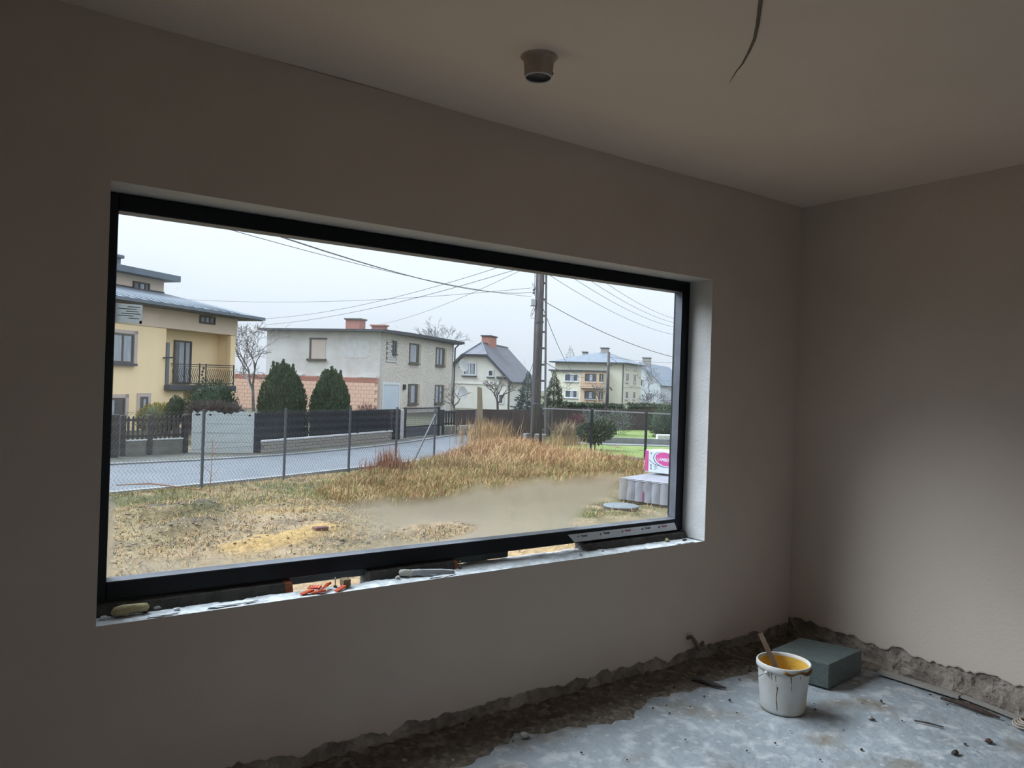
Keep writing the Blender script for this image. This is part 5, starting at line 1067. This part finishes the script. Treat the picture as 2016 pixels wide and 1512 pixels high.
# ================================================================ POLES AND WIRES
mat('pole_wood', (.085, .072, .078), (.055, .047, .05), 5, .9, .4, 30, c3=(.14, .125, .13), s3=4, stretch=(6, 6, .5)); mat('pole_concrete', (.16, .16, .165), (.125, .125, .13), 4, .9, .3, 30); mat('wire', (.10, .105, .115), (.09, .095, .105), 1, .6); mat('post_tan', (.24, .20, .135), (.19, .155, .105), 5, .9, .3, 30, stretch=(6, 6, .5)); mat('porcelain', (.42, .44, .46), (.36, .38, .40), 5, .4)
UP = thing('utility_pole', 'dark wooden utility pole with a concrete brace standing in the dry grass', 'utility pole', (15.70, 17.75, ZG - .1), math.radians(-41.5))
# local x = to the right as seen from the room, y = away
MB().tube([(0, 0, 0), (0, 0, 4.2), (0, 0, 9.2)], [.135, .122, .105], 16).build('main_pole', 'pole_wood', UP, True)
MB().bar((-.165, .04, 0), (-.135, .04, 9.0), .055, .10).build('side_post', 'pole_concrete', UP)
MB().bar((.325, .05, 0), (.10, .05, 9.0), .065, .12).build('brace', 'pole_concrete', UP)
for k in range(15): z = .7 + .56 * k; MB().bar((.09, .05, z), (.32 - .025 * z, .05, z), .06, .07).build('rung', 'pole_concrete', UP)
for z in (1.6, 4.4, 6.4): MB().lathe([(.145, -.03), (.145, .03)], 16, (0, 0, z)).build('band', 'fascia_dark', UP)
bx2 = MB().bevbox(-.31, -.15, -.08, .08, 4.95, 5.18, .012).build('junction_box', 'porcelain', UP); MB().bar((-.34, 0, 4.94), (-.1, 0, 4.94), .03, .02).build('bracket', 'fascia_dark', bx2)
for pts in ([(-.20, 0, 4.94), (-.28, .0, 4.75), (-.33, 0, 4.58), (-.22, 0, 4.72), (-.17, 0, 4.9)], [(-.17, 0, 4.85), (-.30, 0, 4.52), (-.15, 0, 4.52)], [(-.15, 0, 5.45), (-.20, 0, 5.62), (-.30, 0, 5.75), (-.27, 0, 5.62), (-.18, 0, 5.5)], [(-.20, 0, 5.3), (-.22, 0, 6.4)], [(-.26, 0, 6.3), (-.20, 0, 5.95)]): MB().tube(pts, .009, 5, False).build('cable_loop', 'wire', UP)
for z in (5.50, 5.40): MB().lathe([(.02, -.04), (.035, -.02), (.035, .02), (.02, .04)], 10, (-.24, 0, z)).build('insulator', 'wire', UP)
tag(MB().bevbox(-.11, .11, -.11, .11, 0, .50, .02).build('concrete_stub', 'pole_concrete', loc=(15.55, 18.05, ZG - .05)), 'short concrete stub post left of the utility pole foot', 'post')
tag(MB().bevbox(-.19, .19, -.14, .14, 0, .56, .02).build('concrete_footing', 'concrete_panel', loc=(15.28, 16.95, ZG - .05)), 'square weathered concrete block at the utility pole foot', 'concrete block').rotation_euler = (0, 0, -.72)
lp = MB(); lp.add([(-.12, -.04, 0), (.12, -.04, 0), (.12, .04, 0), (-.12, .04, 0), (-.17, -.035, 2.06), (-.01, -.035, 2.02), (-.01, .035, 2.0), (-.17, .035, 2.05)], [(0, 3, 2, 1), (4, 5, 6, 7), (0, 1, 5, 4), (1, 2, 6, 5), (2, 3, 7, 6), (3, 0, 4, 7)])
tag(lp.build('wooden_post', 'post_tan', loc=(14.75, 19.75, ZG - .05)), 'leaning pale wooden post rising from the reeds', 'post').rotation_euler = (0, 0, -.7)
FP = thing('utility_pole', 'thin far utility pole in front of the cream house', 'utility pole', (40.45, 41.0, ZG - .1)); MB().tube([(0, 0, 0), (0, 0, 5.05)], [.14, .11], 10).build('main_pole', 'pole_wood', FP, True); MB().bar((-.2, .2, 4.0), (.2, -.2, 4.0), .06, .06).build('crossarm', 'pole_wood', FP); MB().bar((.12, -.12, 2.3), (.25, -.25, 2.05), .06, .1).build('bracket', 'fascia_dark', FP)
def wire(label, a, b, sag, r=.010):
    a, b = Vector(a), Vector(b); n = 22; pts = [a.lerp(b, i / n) - Vector((0, 0, 4 * sag * (i / n) * (1 - i / n))) for i in range(n + 1)]
    tag(MB().tube(pts, r, 5, False).build('overhead_wire', 'wire', fix=False), label, 'wire', 'overhead wires at the pole')
Q = Vector
def ext(a, b, k): a, b = Q(a), Q(b); return tuple(a + (b - a) * k)
wire('thick dark wire from the pole rising to the upper left', (15.50, 17.99, 4.72), ext((15.48, 18.01, 4.69), (5.27, 8.22, 3.58), 1.5), .35, .009)
wire('thin wire from the yellow house roof to the pole', (7.67, 35.99, 5.1), (15.49, 18.0, 4.87), .30, .008)
wire('upper wire rising from the tree at left of the grey house', (12.56, 39.87, 4.71), ext((12.56, 39.87, 4.71), (14.7, 19.91, 5.68), 1.12), .45, .010); wire('lower wire rising from the left corner of the grey house', (13.65, 41.55, 4.55), ext((13.65, 41.55, 4.59), (14.87, 18.56, 5.47), 1.05), .35, .011)
wire('wire from the grey house chimneys up to the pole', (20.57, 41.53, 5.0), (15.52, 17.98, 5.69), .30, .009); wire('faint wire crossing from upper left down to the pole', ext((15.48, 18.01, 4.55), (5.15, 10.76, 4.03), 1.5), (15.5, 18.0, 4.57), .25, .006)
wire('thick wire sagging from the pole to the right stile', (15.86, 17.72, 4.42), ext((15.87, 17.73, 4.39), (22.77, 17.85, 3.3), 1.6), .55, .012); wire('wire dropping from the pole to the cream house', (15.85, 17.75, 4.15), (70.6, 77.5, 6.25), 2.6, .012)
for k, (a, b, lab) in enumerate((((15.84, 17.75, 5.44), (34.14, 28.16, 4.80), 'lowest of the four thin wires at the upper right'), ((16.0, 17.6, 5.75), (34.13, 28.17, 5.25), 'second lowest of the four thin wires at the upper right'), ((16.1, 17.5, 6.0), (34.12, 28.17, 5.50), 'second highest of the four thin wires at the upper right'), ((16.2, 17.4, 6.25), (34.11, 28.18, 5.75), 'highest of the four thin wires at the upper right'))): wire(lab, a, b, .35, .009)
wire('short wire from the white gabled house to the pole', (41.54, 53.59, 4.0), (15.70, 17.98, 2.41), .9, .012); wire('wire from the pole past the cream house front', (15.95, 17.75, 2.35), (40.97, 41.71, 3.25), .7, .012)
wire('wire from the far pole to the cream house side', (41.1, 41.65, 4.1), (79.15, 75.89, 5.3), .8, .018); wire('wire from the far pole to the right stile', (41.2, 41.55, 4.0), ext((43.18, 40.14, 3.55), (45.58, 38.43, 3.85), 3), .5, .012)
